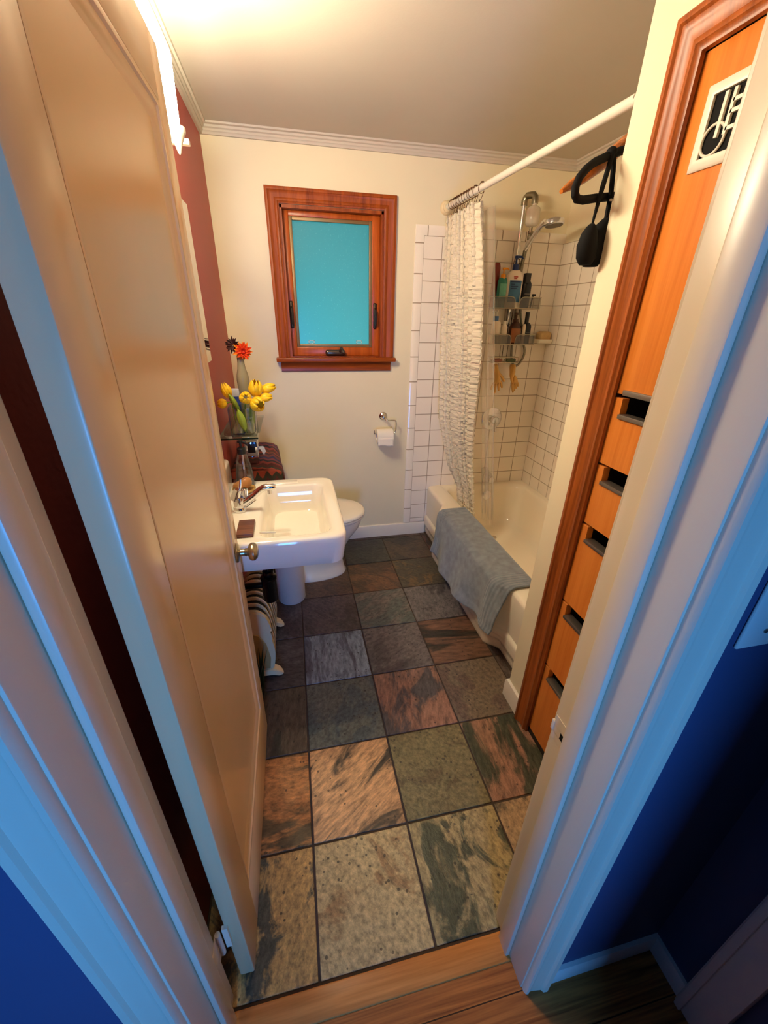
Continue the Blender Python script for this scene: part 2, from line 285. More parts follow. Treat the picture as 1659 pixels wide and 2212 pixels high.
# ------------------------------------------------------------------ mesh builder
class MB:
    def __init__(s): s.bm = bmesh.new(); s.uv = None
    def box(s, x0, x1, y0, y1, z0, z1, bev=0, seg=2):
        r = bmesh.ops.create_cube(s.bm, size=1)
        vs = r['verts']
        for v in vs:
            v.co = Vector(((x0+x1)/2+v.co.x*(x1-x0), (y0+y1)/2+v.co.y*(y1-y0), (z0+z1)/2+v.co.z*(z1-z0)))
        if bev:
            es = list({e for v in vs for e in v.link_edges})
            bmesh.ops.bevel(s.bm, geom=es, offset=bev, segments=seg, affect='EDGES', profile=.5)
        return s
    def ring(s, pts): return [s.bm.verts.new(p) for p in pts]
    def bridge(s, a, b, close=True):
        n = len(a)
        for i in range(n if close else n-1):
            j = (i+1) % n
            try: s.bm.faces.new((a[i], a[j], b[j], b[i]))
            except ValueError: pass
    def loft(s, rings, cap0=True, cap1=True, close=True):
        R = [s.ring(r) for r in rings]
        for a, b in zip(R, R[1:]): s.bridge(a, b, close)
        if cap0: s.bm.faces.new(R[0][::-1])
        if cap1: s.bm.faces.new(R[-1])
        return s
    def lathe(s, prof, c=(0, 0, 0), axis=(0, 0, 1), n=28, sx=1, sy=1):
        q = Vector(axis).normalized().to_track_quat('Z', 'Y'); c = Vector(c)
        rings = [[c + q @ Vector((max(r, 1e-4)*sx*math.cos(2*PI*i/n), max(r, 1e-4)*sy*math.sin(2*PI*i/n), z)) for i in range(n)] for r, z in prof]
        return s.loft(rings)
    def tube(s, pts, r, n=10, closed=False):
        pts = [Vector(p) for p in pts]; N = len(pts)
        rs = r if isinstance(r, (list, tuple)) else [r]*N
        T = []
        for i in range(N):
            a = pts[(i-1) % N] if (closed or i) else pts[i]; b = pts[(i+1) % N] if (closed or i < N-1) else pts[i]
            T.append((b-a).normalized())
        up = Vector((0, 0, 1)) if abs(T[0].z) < .9 else Vector((1, 0, 0))
        nrm = (up - T[0]*up.dot(T[0])).normalized(); rings = []
        for i in range(N):
            nrm = (nrm - T[i]*nrm.dot(T[i])).normalized(); b = T[i].cross(nrm)
            rings.append([pts[i] + rs[i]*(nrm*math.cos(2*PI*k/n)+b*math.sin(2*PI*k/n)) for k in range(n)])
        if closed:
            R = [s.ring(q) for q in rings]
            for i in range(N): s.bridge(R[i], R[(i+1) % N])
            return s
        return s.loft(rings)
    def sweep(s, path, prof, normal, closed=False):
        """prof (a,b): a to the left of travel (normal x dir), b along normal; mitred"""
        path = [Vector(p) for p in path]; nm = Vector(normal).normalized(); N = len(path); R = []
        for i in range(N):
            d0 = (path[i]-path[i-1]).normalized() if (i or closed) else None
            d1 = (path[(i+1) % N]-path[i]).normalized() if (i < N-1 or closed) else None
            if d0 is None: d0 = d1
            if d1 is None: d1 = d0
            l0 = nm.cross(d0); l1 = nm.cross(d1); m = (l0+l1); m = m/(1+l0.dot(l1))
            R.append(s.ring([path[i]+m*a+nm*b for a, b in prof]))
        for i in range(N-1): s.bridge(R[i], R[i+1])
        if closed: s.bridge(R[-1], R[0])
        else:
            s.bm.faces.new(R[0][::-1]); s.bm.faces.new(R[-1])
        return s
    def prism(s, poly, axis, a0, a1):
        mk = {'x': lambda p, a: (a, p[0], p[1]), 'y': lambda p, a: (p[0], a, p[1]), 'z': lambda p, a: (p[0], p[1], a)}[axis]
        A = s.ring([mk(p, a0) for p in poly]); B = s.ring([mk(p, a1) for p in poly])
        s.bridge(A, B); s.bm.faces.new(A[::-1]); s.bm.faces.new(B); return s
    def ball(s, c, r, n=20, rot=None):
        r = (r, r, r) if not isinstance(r, (list, tuple)) else r
        M = Matrix.Translation(c)
        if rot is not None: M = M @ rot.to_4x4()
        M = M @ Matrix.Diagonal((r[0], r[1], r[2], 1))
        bmesh.ops.create_uvsphere(s.bm, u_segments=n, v_segments=max(8, n*2//3), radius=1, matrix=M); return s
    def grid(s, fn, nu, nv, uv=True, closeu=False):
        V = [[s.bm.verts.new(fn(i/nu, j/nv)) for j in range(nv+1)] for i in range(nu+1)]
        L = s.bm.loops.layers.uv.verify() if uv else None
        for i in range(nu):
            for j in range(nv):
                f = s.bm.faces.new((V[i][j], V[i+1][j], V[i+1][j+1], V[i][j+1]))
                if L:
                    for lp, (a, b) in zip(f.loops, ((i, j), (i+1, j), (i+1, j+1), (i, j+1))): lp[L].uv = (a/nu, b/nv)
        return s
    def build(s, name, m, parent=None, smooth=40, solid=0, off=0, subsurf=0):
        bmesh.ops.recalc_face_normals(s.bm, faces=s.bm.faces[:])
        me = bpy.data.meshes.new(name); s.bm.to_mesh(me); s.bm.free()
        me.materials.append(m)
        if smooth:
            me.shade_smooth(); me.set_sharp_from_angle(angle=math.radians(smooth))
        o = bpy.data.objects.new(name, me); COL.objects.link(o)
        if parent is not None:
            o.parent = parent; r = parent
            while r.parent: r = r.parent
            me.transform(Matrix.Translation(-r.location))
        if solid:
            md = o.modifiers.new('thick', 'SOLIDIFY'); md.thickness = solid; md.offset = off
        if subsurf:
            md = o.modifiers.new('sub', 'SUBSURF'); md.levels = md.render_levels = subsurf
        return o
def B(*a, **k): return MB().box(*a, **k)
def tag(o, label, cat, group=None):
    o['label'] = label; o['category'] = cat
    if group: o['group'] = group
    return o
def thing(name, label, cat, loc, group=None):
    o = bpy.data.objects.new(name, None); o.empty_display_size = .05; COL.objects.link(o); o.location = loc
    return tag(o, label, cat, group)
def struct(o, label=None, cat=None):
    o['kind'] = 'structure'
    if label: o['label'] = label
    if cat: o['category'] = cat
    return o
def rrect(x0, x1, y0, y1, r, z, n=6):
    P = []
    for cx, cy, a in ((x1-r, y1-r, 0), (x0+r, y1-r, PI/2), (x0+r, y0+r, PI), (x1-r, y0+r, 1.5*PI)):
        for i in range(n+1):
            t = a+i/n*PI/2; P.append((cx+r*math.cos(t), cy+r*math.sin(t), z))
    return P
def lerp(a, b, t): return a+(b-a)*t
def sst(a, b, x):
    t = min(1, max(0, (x-a)/(b-a))); return t*t*(3-2*t)
def poly_at(keys, t):
    for (a, p), (b, q) in zip(keys, keys[1:]):
        if t <= b: return tuple(lerp(x, y, (t-a)/(b-a)) for x, y in zip(p, q))
    return keys[-1][1]

# ------------------------------------------------------------------ room constants
XL, YB, XS, XR = -.289, 1.893, .865, 1.712     # red wall, back wall, closet/stub wall plane, tub's tiled wall
ZC = 2.285
YS = .39                                        # stub wall's tub side
YI, YH = -.275, -.395                           # door wall: bathroom face, hall face
JL, JR, ZD = -.204, .487, 1.985                 # door jambs, head

# ------------------------------------------------------------------ floor
def build_floor():
    G = B(XL-.1, XR+.1, -.305, YB+.1, -.05, -.004); g = G.build('floor', M_grout, smooth=0); struct(g, 'dark grout bed of the slate tile floor', 'floor')
    col = lambda *c: srgb(*c)
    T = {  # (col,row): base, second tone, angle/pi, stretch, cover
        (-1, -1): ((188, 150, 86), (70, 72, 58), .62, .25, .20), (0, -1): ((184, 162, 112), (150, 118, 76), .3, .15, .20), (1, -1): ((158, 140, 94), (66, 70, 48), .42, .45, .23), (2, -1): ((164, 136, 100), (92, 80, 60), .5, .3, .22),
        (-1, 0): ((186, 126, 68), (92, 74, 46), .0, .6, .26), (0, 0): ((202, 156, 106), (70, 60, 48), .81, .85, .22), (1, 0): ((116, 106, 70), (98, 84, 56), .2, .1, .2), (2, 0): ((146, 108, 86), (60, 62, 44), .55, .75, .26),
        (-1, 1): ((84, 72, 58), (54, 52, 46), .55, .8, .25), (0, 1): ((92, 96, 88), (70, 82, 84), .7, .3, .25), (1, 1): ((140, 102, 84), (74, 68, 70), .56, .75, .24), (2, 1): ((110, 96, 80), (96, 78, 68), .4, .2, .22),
        (-1, 2): ((74, 66, 64), (92, 84, 82), .1, .6, .2), (0, 2): ((124, 138, 150), (88, 90, 104), .5, .8, .24), (1, 2): ((98, 90, 88), (78, 70, 70), .85, .5, .25), (2, 2): ((108, 78, 60), (50, 44, 36), .02, .95, .27),  # the blue-grey tile has reflected daylight put into its base colour
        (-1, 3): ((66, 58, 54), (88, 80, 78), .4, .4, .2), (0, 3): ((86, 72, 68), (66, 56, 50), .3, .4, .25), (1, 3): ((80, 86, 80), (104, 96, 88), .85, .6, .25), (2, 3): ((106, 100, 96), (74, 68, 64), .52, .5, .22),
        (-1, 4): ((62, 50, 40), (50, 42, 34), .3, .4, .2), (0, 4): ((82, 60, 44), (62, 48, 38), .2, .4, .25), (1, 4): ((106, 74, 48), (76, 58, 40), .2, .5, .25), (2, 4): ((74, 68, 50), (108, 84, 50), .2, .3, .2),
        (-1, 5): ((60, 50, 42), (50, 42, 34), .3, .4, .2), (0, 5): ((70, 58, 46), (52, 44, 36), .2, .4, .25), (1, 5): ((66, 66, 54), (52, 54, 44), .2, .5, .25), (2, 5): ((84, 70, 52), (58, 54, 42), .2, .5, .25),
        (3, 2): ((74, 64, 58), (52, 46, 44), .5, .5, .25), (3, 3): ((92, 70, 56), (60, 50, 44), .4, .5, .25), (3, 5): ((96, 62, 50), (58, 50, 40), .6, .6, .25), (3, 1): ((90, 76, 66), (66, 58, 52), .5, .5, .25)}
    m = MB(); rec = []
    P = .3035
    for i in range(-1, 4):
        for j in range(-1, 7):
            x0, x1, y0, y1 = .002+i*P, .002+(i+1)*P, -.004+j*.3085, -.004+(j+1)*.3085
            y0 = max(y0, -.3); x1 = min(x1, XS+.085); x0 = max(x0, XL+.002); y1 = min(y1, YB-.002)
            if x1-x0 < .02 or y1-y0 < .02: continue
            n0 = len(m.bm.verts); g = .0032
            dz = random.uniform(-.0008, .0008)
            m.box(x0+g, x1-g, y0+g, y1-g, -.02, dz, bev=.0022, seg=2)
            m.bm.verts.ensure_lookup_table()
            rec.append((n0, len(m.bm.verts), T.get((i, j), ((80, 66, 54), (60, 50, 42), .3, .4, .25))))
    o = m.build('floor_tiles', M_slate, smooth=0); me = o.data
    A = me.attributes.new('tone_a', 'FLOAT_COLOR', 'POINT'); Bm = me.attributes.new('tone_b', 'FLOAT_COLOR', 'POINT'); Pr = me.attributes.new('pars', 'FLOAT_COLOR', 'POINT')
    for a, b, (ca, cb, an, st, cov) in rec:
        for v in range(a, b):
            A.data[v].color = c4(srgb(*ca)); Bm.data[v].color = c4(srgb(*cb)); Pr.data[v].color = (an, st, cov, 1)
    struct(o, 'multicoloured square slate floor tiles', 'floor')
    o.name = 'floor'
    # hall: oak threshold and floor
    struct(B(JL-.02, JR+.02, -.362, -.304, -.02, .004, bev=.004).build('trim_1', M_thr), 'pale oak threshold strip between slate and hall floor', 'threshold')
    struct(B(-1.95, 1.0, -2.16, -.362, -.05, -.001).build('floor', M_oak, smooth=0), 'brown oak plank hall floor', 'floor')
build_floor()

# ------------------------------------------------------------------ walls
def wbox(name, m, *a, label=None): return struct(B(*a).build(name, m, smooth=0), label, 'wall')
wbox('wall_left', M_red, XL-.12, XL, YI, YB, 0, ZC, label='brick red bathroom wall behind the open door and sink')
# back wall with the window opening
WX0, WX1, WZ0, WZ1 = .046, .600, 1.262, 1.998
m = MB(); yb0, yb1 = YB, YB+.14
m.box(XL-.12, WX0, yb0, yb1, 0, ZC); m.box(WX1, XR+.12, yb0, yb1, 0, ZC); m.box(WX0, WX1, yb0, yb1, 0, WZ0); m.box(WX0, WX1, yb0, yb1, WZ1, ZC)
struct(m.build('wall_back', M_cream, smooth=0), 'cream bathroom wall around the window', 'wall')
wbox('wall_right', M_cream, XR, XR+.12, YS-.1, YB, 0, ZC, label='cream wall along the far side of the bathtub')
# stub wall between tub and closet (and the tub's foot end)
wbox('wall_right', M_cream, XS, XR, .215+.02, YS, 0, ZC, label='cream wall end between bathtub and wooden cupboard')
m = MB(); m.box(XS, XS+.16, -.12, .235, 1.967, ZC); m.box(XS, XS+.16, YI-.12, -.12, 0, ZC)
struct(m.build('wall_right', M_cream, smooth=0), 'cream wall around the wooden cupboard', 'wall')
# door wall
m = MB(); m.box(XL-.12, JL-.018, YH, YI, 0, ZC); m.box(JR+.018, XS+.16, YH, YI, 0, ZC); m.box(JL-.018, JR+.018, YH, YI, ZD+.018, ZC)
struct(m.build('wall_front', M_cream, smooth=0), 'cream bathroom side of the doorway wall', 'wall')
m = MB(); m.box(-1.9, JL-.03, YH-.012, YH, 0, ZC); m.box(JR+.03, XS+.012, YH-.012, YH, 0, ZC); m.box(JL-.03, JR+.03, YH-.012, YH, ZD+.03, ZC)
struct(m.build('wall_hall_front', M_navy, smooth=0), 'navy blue hall wall around the bathroom doorway', 'wall')
wbox('wall_hall_right', M_navy, XS+.004, XS+.12, -2.06, YH-.012, 0, ZC, label='navy blue hall wall beside the dark corner')
m = MB(); hx0, hx1, hz0, hz1 = -.18, .06, .42, 1.45
m.box(-1.9, hx0, -2.16, -2.06, 0, ZC); m.box(hx1, XS+.12, -2.16, -2.06, 0, ZC); m.box(hx0, hx1, -2.16, -2.06, 0, hz0); m.box(hx0, hx1, -2.16, -2.06, hz1, ZC)
m.box(.35, .45, -2.06, -1.1, 0, ZC)  # unseen fin added to keep the window light off the right hall corner
struct(m.build('wall_hall_rear', M_navy, smooth=0), 'hall wall with a low window facing the bathroom doorway', 'wall')
wbox('wall_hall_left', M_navy, -1.95, -1.9, -2.16, YH, 0, ZC)
struct(B(XL-.12, XR+.12, YI-.06, YB+.14, ZC, ZC+.1).build('ceiling', M_ceil, smooth=0), 'plain pale bathroom ceiling', 'ceiling')
struct(B(-1.95, XS+.16, -2.2, YI-.06, ZC, ZC+.1).build('ceiling', M_ceil, smooth=0))
# glazed tile surround, with its narrow border course
M_tileb = tilemat('tub_tile_back', srgb(242, 234, 220), srgb(160, 142, 120), .1105, [('x', .830), ('z', 1.900)])
M_tiler = tilemat('tub_tile_side', srgb(242, 234, 220), srgb(160, 142, 120), .1105, [('y', YB-.008), ('z', 1.900)])
M_border = tilemat('tub_tile_border', srgb(242, 234, 220), srgb(160, 142, 120), .150, [('z', 1.865), ('x', .7)])
struct(B(.8295, XR, YB-.008, YB, .10, 1.9005).build('wall_back_tiles', M_tileb, smooth=0), 'square cream tiles behind the bathtub plumbing', 'wall')
bw = [(0, 0), (0, .010), (.012, .0115), (.040, .011), (.0495, .006), (.0495, 0)]
m = MB(); m.sweep([(.8295, YB, .10), (.8295, YB, 1.9005), (XR, YB, 1.9005)], [(a, b) for a, b in bw], (0, -1, 0))
struct(m.build('wall_back_tiles', M_border), 'rounded border course around the bathtub tiles', 'wall')
struct(B(XR-.008, XR, YS, YB, .30, 1.9005).build('wall_right_tiles', M_tiler, smooth=0), 'square cream tiles along the bathtub side wall', 'wall')
# crown and baseboards
crown = [(0, 0), (0, .012), (.008, .014), (.012, .019), (.020, .019), (.024, .026), (.032, .028), (.036, .036), (.043, .038), (.043, 0)]
m = MB(); m.sweep([(XL, YI, ZC-.043), (XL, YB, ZC-.043), (XR, YB, ZC-.043), (XR, YS, ZC-.043)], [(-b, a) for a, b in crown], (0, 0, 1))
struct(m.build('trim_2', M_ceil), 'moulded cream crown along the ceiling', 'moulding')
base = [(0, 0), (-.013, 0), (-.013, .078), (-.010, .09), (-.004, .094), (0, .094)]
m = MB(); m.sweep([(XL, .95, 0), (XL, YB, 0), (.945, YB, 0)], base, (0, 0, 1))
struct(m.build('baseboard_back', M_white), 'white baseboard under the cream back wall', 'baseboard')
m = MB(); m.sweep([(.95, YS, 0), (XS, YS, 0), (XS, .287, 0)], base, (0, 0, 1))
struct(m.build('baseboard_right', M_white), 'short white baseboard at the wall end beside the tub', 'baseboard')
hb = [(0, 0), (-.012, 0), (-.012, .05), (-.008, .058), (0, .06)]
m = MB(); m.sweep([(.545, YH-.012, 0), (XS+.004, YH-.012, 0), (XS+.004, -.502, 0)], hb, (0, 0, 1))
struct(m.build('baseboard_hall', M_white), 'low baseboard around the dark hall corner', 'baseboard')
# door frame: jambs + stops, hall casing
m = MB()
m.box(JL-.02, JL, YH-.0135, YI, 0, ZD+.02, bev=.002); m.box(JR, JR+.02, YH-.0135, YI, 0, ZD+.02, bev=.002); m.box(JL, JR, YH-.0135, YI, ZD, ZD+.02)
m.box(JL, JL+.012, -.352, -.312, 0, ZD, bev=.0035); m.box(JR-.012, JR, -.352, -.312, 0, ZD, bev=.0035); m.box(JL, JR, -.352, -.312, ZD-.012, ZD)
struct(m.build('trim_3', M_trim), 'cream painted door jambs with stops', 'door frame')
cas = [(.004, 0), (.004, .009), (.008, .015), (.014, .016), (.018, .013), (.024, .0125), (.048, .016), (.052, .021), (.062, .022), (.066, .018), (.066, 0)]
m = MB(); y = YH-.012
m.sweep([(JR, y, 0), (JR, y, ZD), (JL, y, ZD), (JL, y, 0)], [(-a, b) for a, b in cas], (0, -1, 0))
struct(m.build('trim_4', M_trim), 'painted casing around the doorway on the hall side', 'door frame')
m = MB()
m.sweep([(JL, YI, 0), (JL, YI, ZD), (JR, YI, ZD), (JR, YI, 0)], [(-a*.8, b*.6) for a, b in cas], (0, 1, 0))
struct(m.build('trim_5', M_trim), 'painted casing around the doorway on the bathroom side', 'door frame')
# strike plate on the right jamb
m = MB(); m.box(JR-.0012, JR+.0005, -.311, -.276, .802, .826); m.box(JR-.0012, JR+.0005, -.311, -.276, .768, .786); m.box(JR-.0012, JR+.0005, -.296, -.276, .785, .803); m.box(JR-.002, JR+.003, -.277, -.269, .783, .808, bev=.0012)
sp = tag(m.build('strike_plate', M_trim), 'paint covered strike plate on the right door jamb', 'strike plate')
B(JR-.0011, JR+.0006, -.3115, -.294, .785, .803).build('latch_hole', M_blackc, sp, smooth=0)
# hall side door casing at right
m = MB(); m.box(XS-.018, XS+.004, -.578, -.502, 0, 2.0, bev=.004); m.box(XS-.024, XS-.017, -.522, -.506, 0, 2.0, bev=.003)
struct(m.build('trim_6', M_white), 'grey lit door casing at the dark end of the hall', 'door frame')

# ------------------------------------------------------------------ bathroom door (open)
D0, D1, DY0, DY1, DZ0, DZ1 = -.189, -.154, -.250, .4395, .012, 1.948
door = thing('door_1', 'cream painted panel door standing open at the left', 'door', (-.172, DY0, DZ0)); struct(door)
py0, py1, pz0, pz1 = -.148, .373, .192, 1.845
m = MB(); m.box(D0, D1, DY0, py0, DZ0, DZ1, bev=.004); m.box(D0, D1, py1, DY1, DZ0, DZ1, bev=.004); m.box(D0, D1, py0-.004, py1+.004, DZ0, pz0, bev=.003); m.box(D0, D1, py0-.004, py1+.004, pz1, DZ1, bev=.003)
m.build('frame', M_door, door)
B(D0+.008, D1-.013, py0-.002, py1+.002, pz0-.002, pz1+.002).build('panel', M_door, door, smooth=0)
m = MB(); prof = [(0, -.001), (.003, -.0003), (.009, -.001), (.012, -.005), (.022, -.006), (.030, -.011), (.036, -.013), (.036, -.016), (0, -.016)]
m.sweep([(D1, py0, pz0), (D1, py1, pz0), (D1, py1, pz1), (D1, py0, pz1)], prof, (1, 0, 0), closed=True)
m.build('panel_moulding', M_door, door)
m = MB(); ky, kz = .392, .845
m.lathe([(0, 0), (.027, 0), (.029, .003), (.025, .007), (.015, .009), (.011, .012), (.0105, .024), (.013, .027), (.0115, .03), (.0125, .034), (.022, .037), (.0265, .044), (.0265, .052), (.020, .060), (.008, .064), (0, .0645)], (D1, ky, kz), (1, 0, 0), sx=1.12, sy=1)
k = m.build('knob', M_nickel, door); k['label'] = 'brushed nickel door knob with round rose'
for zz in (.20, 1.72):
    m = MB(); m.tube([(-.199, -.263, zz), (-.199, -.263, zz+.09)], .006, 10); m.box(-.206, -.202, -.300, -.262, zz+.002, zz+.088, bev=.001); m.box(-.192, -.180, -.257, -.2495, zz+.002, zz+.088)
    m.build('hinge', M_trim, door)

# ------------------------------------------------------------------ window
win = thing('window_1', 'small frosted window in a red wood frame', 'window', (.32, YB, 1.262)); struct(win)
wc = [(0, 0), (0, .017), (.006, .020), (.014, .020), (.018, .016), (.030, .014), (.044, .012), (.050, .016), (.058, .017), (.064, .012), (.068, .012), (.068, 0)]
m = MB(); m.sweep([(-.020, YB, 1.262), (-.020, YB, 2.068), (.666, YB, 2.068), (.666, YB, 1.262)], [(-a, b) for a, b in wc], (0, -1, 0))
m.build('casing', M_win, win)
m = MB(); m.box(WX0-.001, WX0+.014, YB-.002, YB+.11, WZ0, WZ1); m.box(WX1-.014, WX1+.001, YB-.002, YB+.11, WZ0, WZ1); m.box(WX0, WX1, YB-.002, YB+.11, WZ1-.014, WZ1+.001)
m.build('jamb', M_win, win, smooth=0)
m = MB(); m.box(-.034, .677, YB-.050, YB+.002, 1.240, 1.263, bev=.005); m.box(WX0, WX1, YB, YB+.11, 1.245, 1.268)
m.build('sill', M_winh, win)
m = MB(); m.sweep([(.652, YB, 1.240), (-.010, YB, 1.240)], [(0, 0), (0, .022), (.012, .020), (.020, .014), (.040, .012), (.052, .012), (.056, .008), (.056, 0)], (0, -1, 0))
ap = m.build('apron', M_winh, win)
sx0, sx1, sz0, sz1 = WX0+.014, WX1-.014, 1.268, WZ1-.014
gx0, gx1, gz0, gz1 = .092, .543, 1.316, 1.958
m = MB(); ys0, ys1 = YB+.042, YB+.087
m.box(sx0, gx0, ys0, ys1, sz0, sz1, bev=.003); m.box(gx1, sx1, ys0, ys1, sz0, sz1, bev=.003); m.box(gx0-.002, gx1+.002, ys0, ys1, sz0, gz0, bev=.003); m.box(gx0-.002, gx1+.002, ys0, ys1, gz1, sz1, bev=.003)
m.build('sash', M_sash, win)
m = MB(); t = .017
for a in ((gx0, gx0+t, gz0, gz1), (gx1-t, gx1, gz0, gz1), (gx0+t, gx1-t, gz0, gz0+t), (gx0+t, gx1-t, gz1-t, gz1)): m.box(a[0], a[1], ys0+.001, ys0+.016, a[2], a[3], bev=.002)
m.build('screen_frame', mat('tan_metal', srgb(142, 116, 80), .45, metal=.5), win)
B(gx0+.004, gx1-.004, ys0+.026, ys0+.030, gz0+.004, gz1-.004).build('pane', frosted('frosted_glass', (.42, .80, .84)), win, smooth=0)
m = MB()
for cx in (.178, .467):
    for a in ((cx-.018, cx-.013, 0, .018), (cx+.013, cx+.018, 0, .018), (cx-.018, cx+.018, .015, .019), (cx-.018, cx+.018, 0, .003)): m.box(a[0], a[1], ys0+.018, ys0+.024, gz0+.019+a[2], gz0+.019+a[3])
m.build('clip', mat('pale_clip', srgb(200, 225, 225), .3), win)
for cx in (.073, .560):
    m = MB(); m.box(cx-.010, cx+.010, ys0-.010, ys0, 1.420, 1.560, bev=.006, seg=3); m.tube([(cx, ys0-.008, 1.530), (cx+.002, ys0-.022, 1.520), (cx+.003, ys0-.024, 1.47), (cx+.003, ys0-.020, 1.440)], [.005, .006, .007, .006], 8)
    m.build('latch', M_iron, win)
m = MB(); m.box(.255, .378, ys0-.034, ys0, 1.269, 1.303, bev=.014, seg=4); m.tube([(.345, ys0-.03, 1.295), (.350, ys0-.045, 1.312), (.356, ys0-.058, 1.296)], [.010, .010, .009], 10); m.ball((.357, ys0-.06, 1.292), .011, 12)
m.build('crank', mat('bronze_crank', srgb(96, 84, 78), .2, metal=.8), win)
# unseen eave added to darken the pane's top, and ground outside
struct(B(-1.6, 2.4, YB+.14, YB+1.5, 2.03, 2.10).build('trim_added_eave', mat('added_eave_paint', srgb(90, 96, 92), .7), smooth=0), 'added roof eave shading the top of the window', 'eave')
struct(B(-3, 4, YB+.14, YB+5, -.4, -.3).build('ground', mat('yard_ground', srgb(70, 96, 72), .9, var=.3), smooth=0), 'green yard outside the window', 'ground')

# ------------------------------------------------------------------ wall sconce
sc = thing('wall_sconce', 'glowing white glass wall lamp above the door edge', 'wall lamp', (XL, .69, 1.93))
B(XL, XL+.02, .50, .88, 1.945, 2.07, bev=.006).build('backplate', M_white, sc)
def shade(u, v):
    y = lerp(.470, .914, u); e = 1-sst(.86, .914, y); f = 1-sst(.524, .470, y)
    return Vector((XL+.089-.022*(1-e)**2-.005*(1-v), y, lerp(1.935, 2.112-.03*(1-e)-.012*abs((y-.74)/.25)**2, v)))
M_lit = emit('lit_white_glass', (1.0, .91, .64), 70.0, .40)
MB().grid(shade, 32, 4).build('glass_shade', M_lit, sc, smooth=60)
B(XL+.004, XL+.064, .909, .912, 1.94, 2.075).build('glass_end', M_lit, sc, smooth=0)
B(XL+.004, -.205, .464, .469, 1.93, 2.10, bev=.0015).build('blocking_cap', M_white, sc)  # added opaque end, stops bulb light running along the wall behind the door
m = MB(); m.lathe([(0, -.050), (.004, -.046), (.010, -.028), (.018, -.012), (.024, 0), (.024, .010), (0, .010)], (-.210, .835, 1.936)); m.box(-.226, -.198, .820, .850, 1.934, 1.945)
m.build('finial', M_white, sc)
B(XL+.002, -.192, .905, .925, 1.930, 1.944, bev=.002).build('bracket', M_white, sc)
for yy in (.60, .80):
    li = bpy.data.lights.new('bulb', 'POINT'); li.energy = 14; li.color = (1, .91, .64); li.shadow_soft_size = .022
    lo = bpy.data.objects.new('bulb', li); COL.objects.link(lo); lo.parent = sc; lo.location = Vector((-.238, yy, 2.04))-sc.location

# dark cloth added behind the open door to block lamp light in the gap
ro = thing('light_blocker', 'added dark cloth blocking light in the narrow gap behind the open door', 'blocker', (-.235, .1, .35))
def blocker(u, v):
    y = lerp(-.17, .36, u)*(1-.12*(1-v))+.02*(1-v); return Vector((-.236+.012*math.sin(u*22+v*2)*sst(0, .3, v)+.004*math.sin(u*50), y, lerp(1.86, .30, v)))
MB().grid(blocker, 50, 40).build('blocker_cloth', mat('dark_maroon_blocker', srgb(40, 20, 20), .95, sheen=.1), ro, smooth=80, solid=.012, off=0)
m = MB(); m.tube([(-.191, .09, 1.90), (-.215, .09, 1.895), (-.235, .09, 1.87), (-.240, .09, 1.885)], .004, 8); m.build('hook', M_iron, door)  # door hook for the added cloth

# wall cabinet edge on the red wall
cab = thing('wall_cabinet', 'slim cream wall cabinet just visible past the door edge', 'cabinet', (XL, .78, 1.33))
B(XL, -.246, .56, 1.0, 1.325, 1.81, bev=.003).build('body', M_trim, cab)
B(-.246, -.240, .565, .995, 1.33, 1.805, bev=.002).build('mirror_door', mat('mirror', (.85, .85, .86), .02, metal=1, var=0), cab)

# ------------------------------------------------------------------ built-in cupboard on the right wall
CU0, CU1 = -.112, .220
cb = thing('built_in_cupboard', 'tall amber wood built-in cupboard with door above five drawers', 'cupboard', (XS, .055, 0))
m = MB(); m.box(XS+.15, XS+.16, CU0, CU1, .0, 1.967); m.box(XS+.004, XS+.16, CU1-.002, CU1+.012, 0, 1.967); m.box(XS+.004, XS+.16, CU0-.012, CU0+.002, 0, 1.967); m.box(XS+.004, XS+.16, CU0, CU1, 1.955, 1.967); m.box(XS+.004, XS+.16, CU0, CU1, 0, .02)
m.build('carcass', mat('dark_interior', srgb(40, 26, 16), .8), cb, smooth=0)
kc = [(0, 0), (0, .019), (.004, .022), (.012, .022), (.016, .017), (.020, .017), (.026, .012), (.046, .010), (.050, .014), (.058, .015), (.062, .010), (.070, .008), (.072, 0)]
m = MB(); m.sweep([(XS, .286, 0), (XS, .286, 2.025), (XS, -.178, 2.025), (XS, -.178, 0)], [(-a, b) for a, b in kc], (-1, 0, 0))
m.build('casing', M_rail, cb)
fx0, fx1 = XS+.004, XS+.024
zt = [1.315, 1.131, .945, .657, .368, .022]
nb, na = .190, -.080
dr_ = MB(); dr_.box(fx0, fx1, CU0+.002, CU1-.001, 1.322, 1.953, bev=.0015)
dd = dr_.build('door', M_fir, cb)
B(fx0-.008, fx0+.006, na, nb, 1.321, 1.334, bev=.0015).build('pull', M_steel, dd)
v = MB(); y0, y1, z0, z1 = -.071, .181, 1.760, 1.892
v.sweep([(fx0, y0, z0), (fx0, y0, z1), (fx0, y1, z1), (fx0, y1, z0)], [(0, -.001), (0, .003), (.004, .007), (.014, .008), (.018, .006), (.018, -.001)], (-1, 0, 0), closed=True)
for yy in (.135, .118, -.008, -.025): v.box(fx0-.006, fx0-.001, yy-.0032, yy+.0032, 1.804, z1-.022)
for zz in (1.852, 1.836, 1.812): v.box(fx0-.006, fx0-.001, -.008, .118, zz-.003, zz+.003)
for s_ in (1, -1):
    cy = .055+s_*.086
    v.tube([(fx0-.0035, cy+.024*math.cos(t), 1.803+.024*math.sin(t)) for t in [i/20*2*PI for i in range(20)]], .0026, 8, closed=True)
vg = v.build('vent_grille', M_white, dd); vg['label'] = 'white metal vent grille with bars and rings'
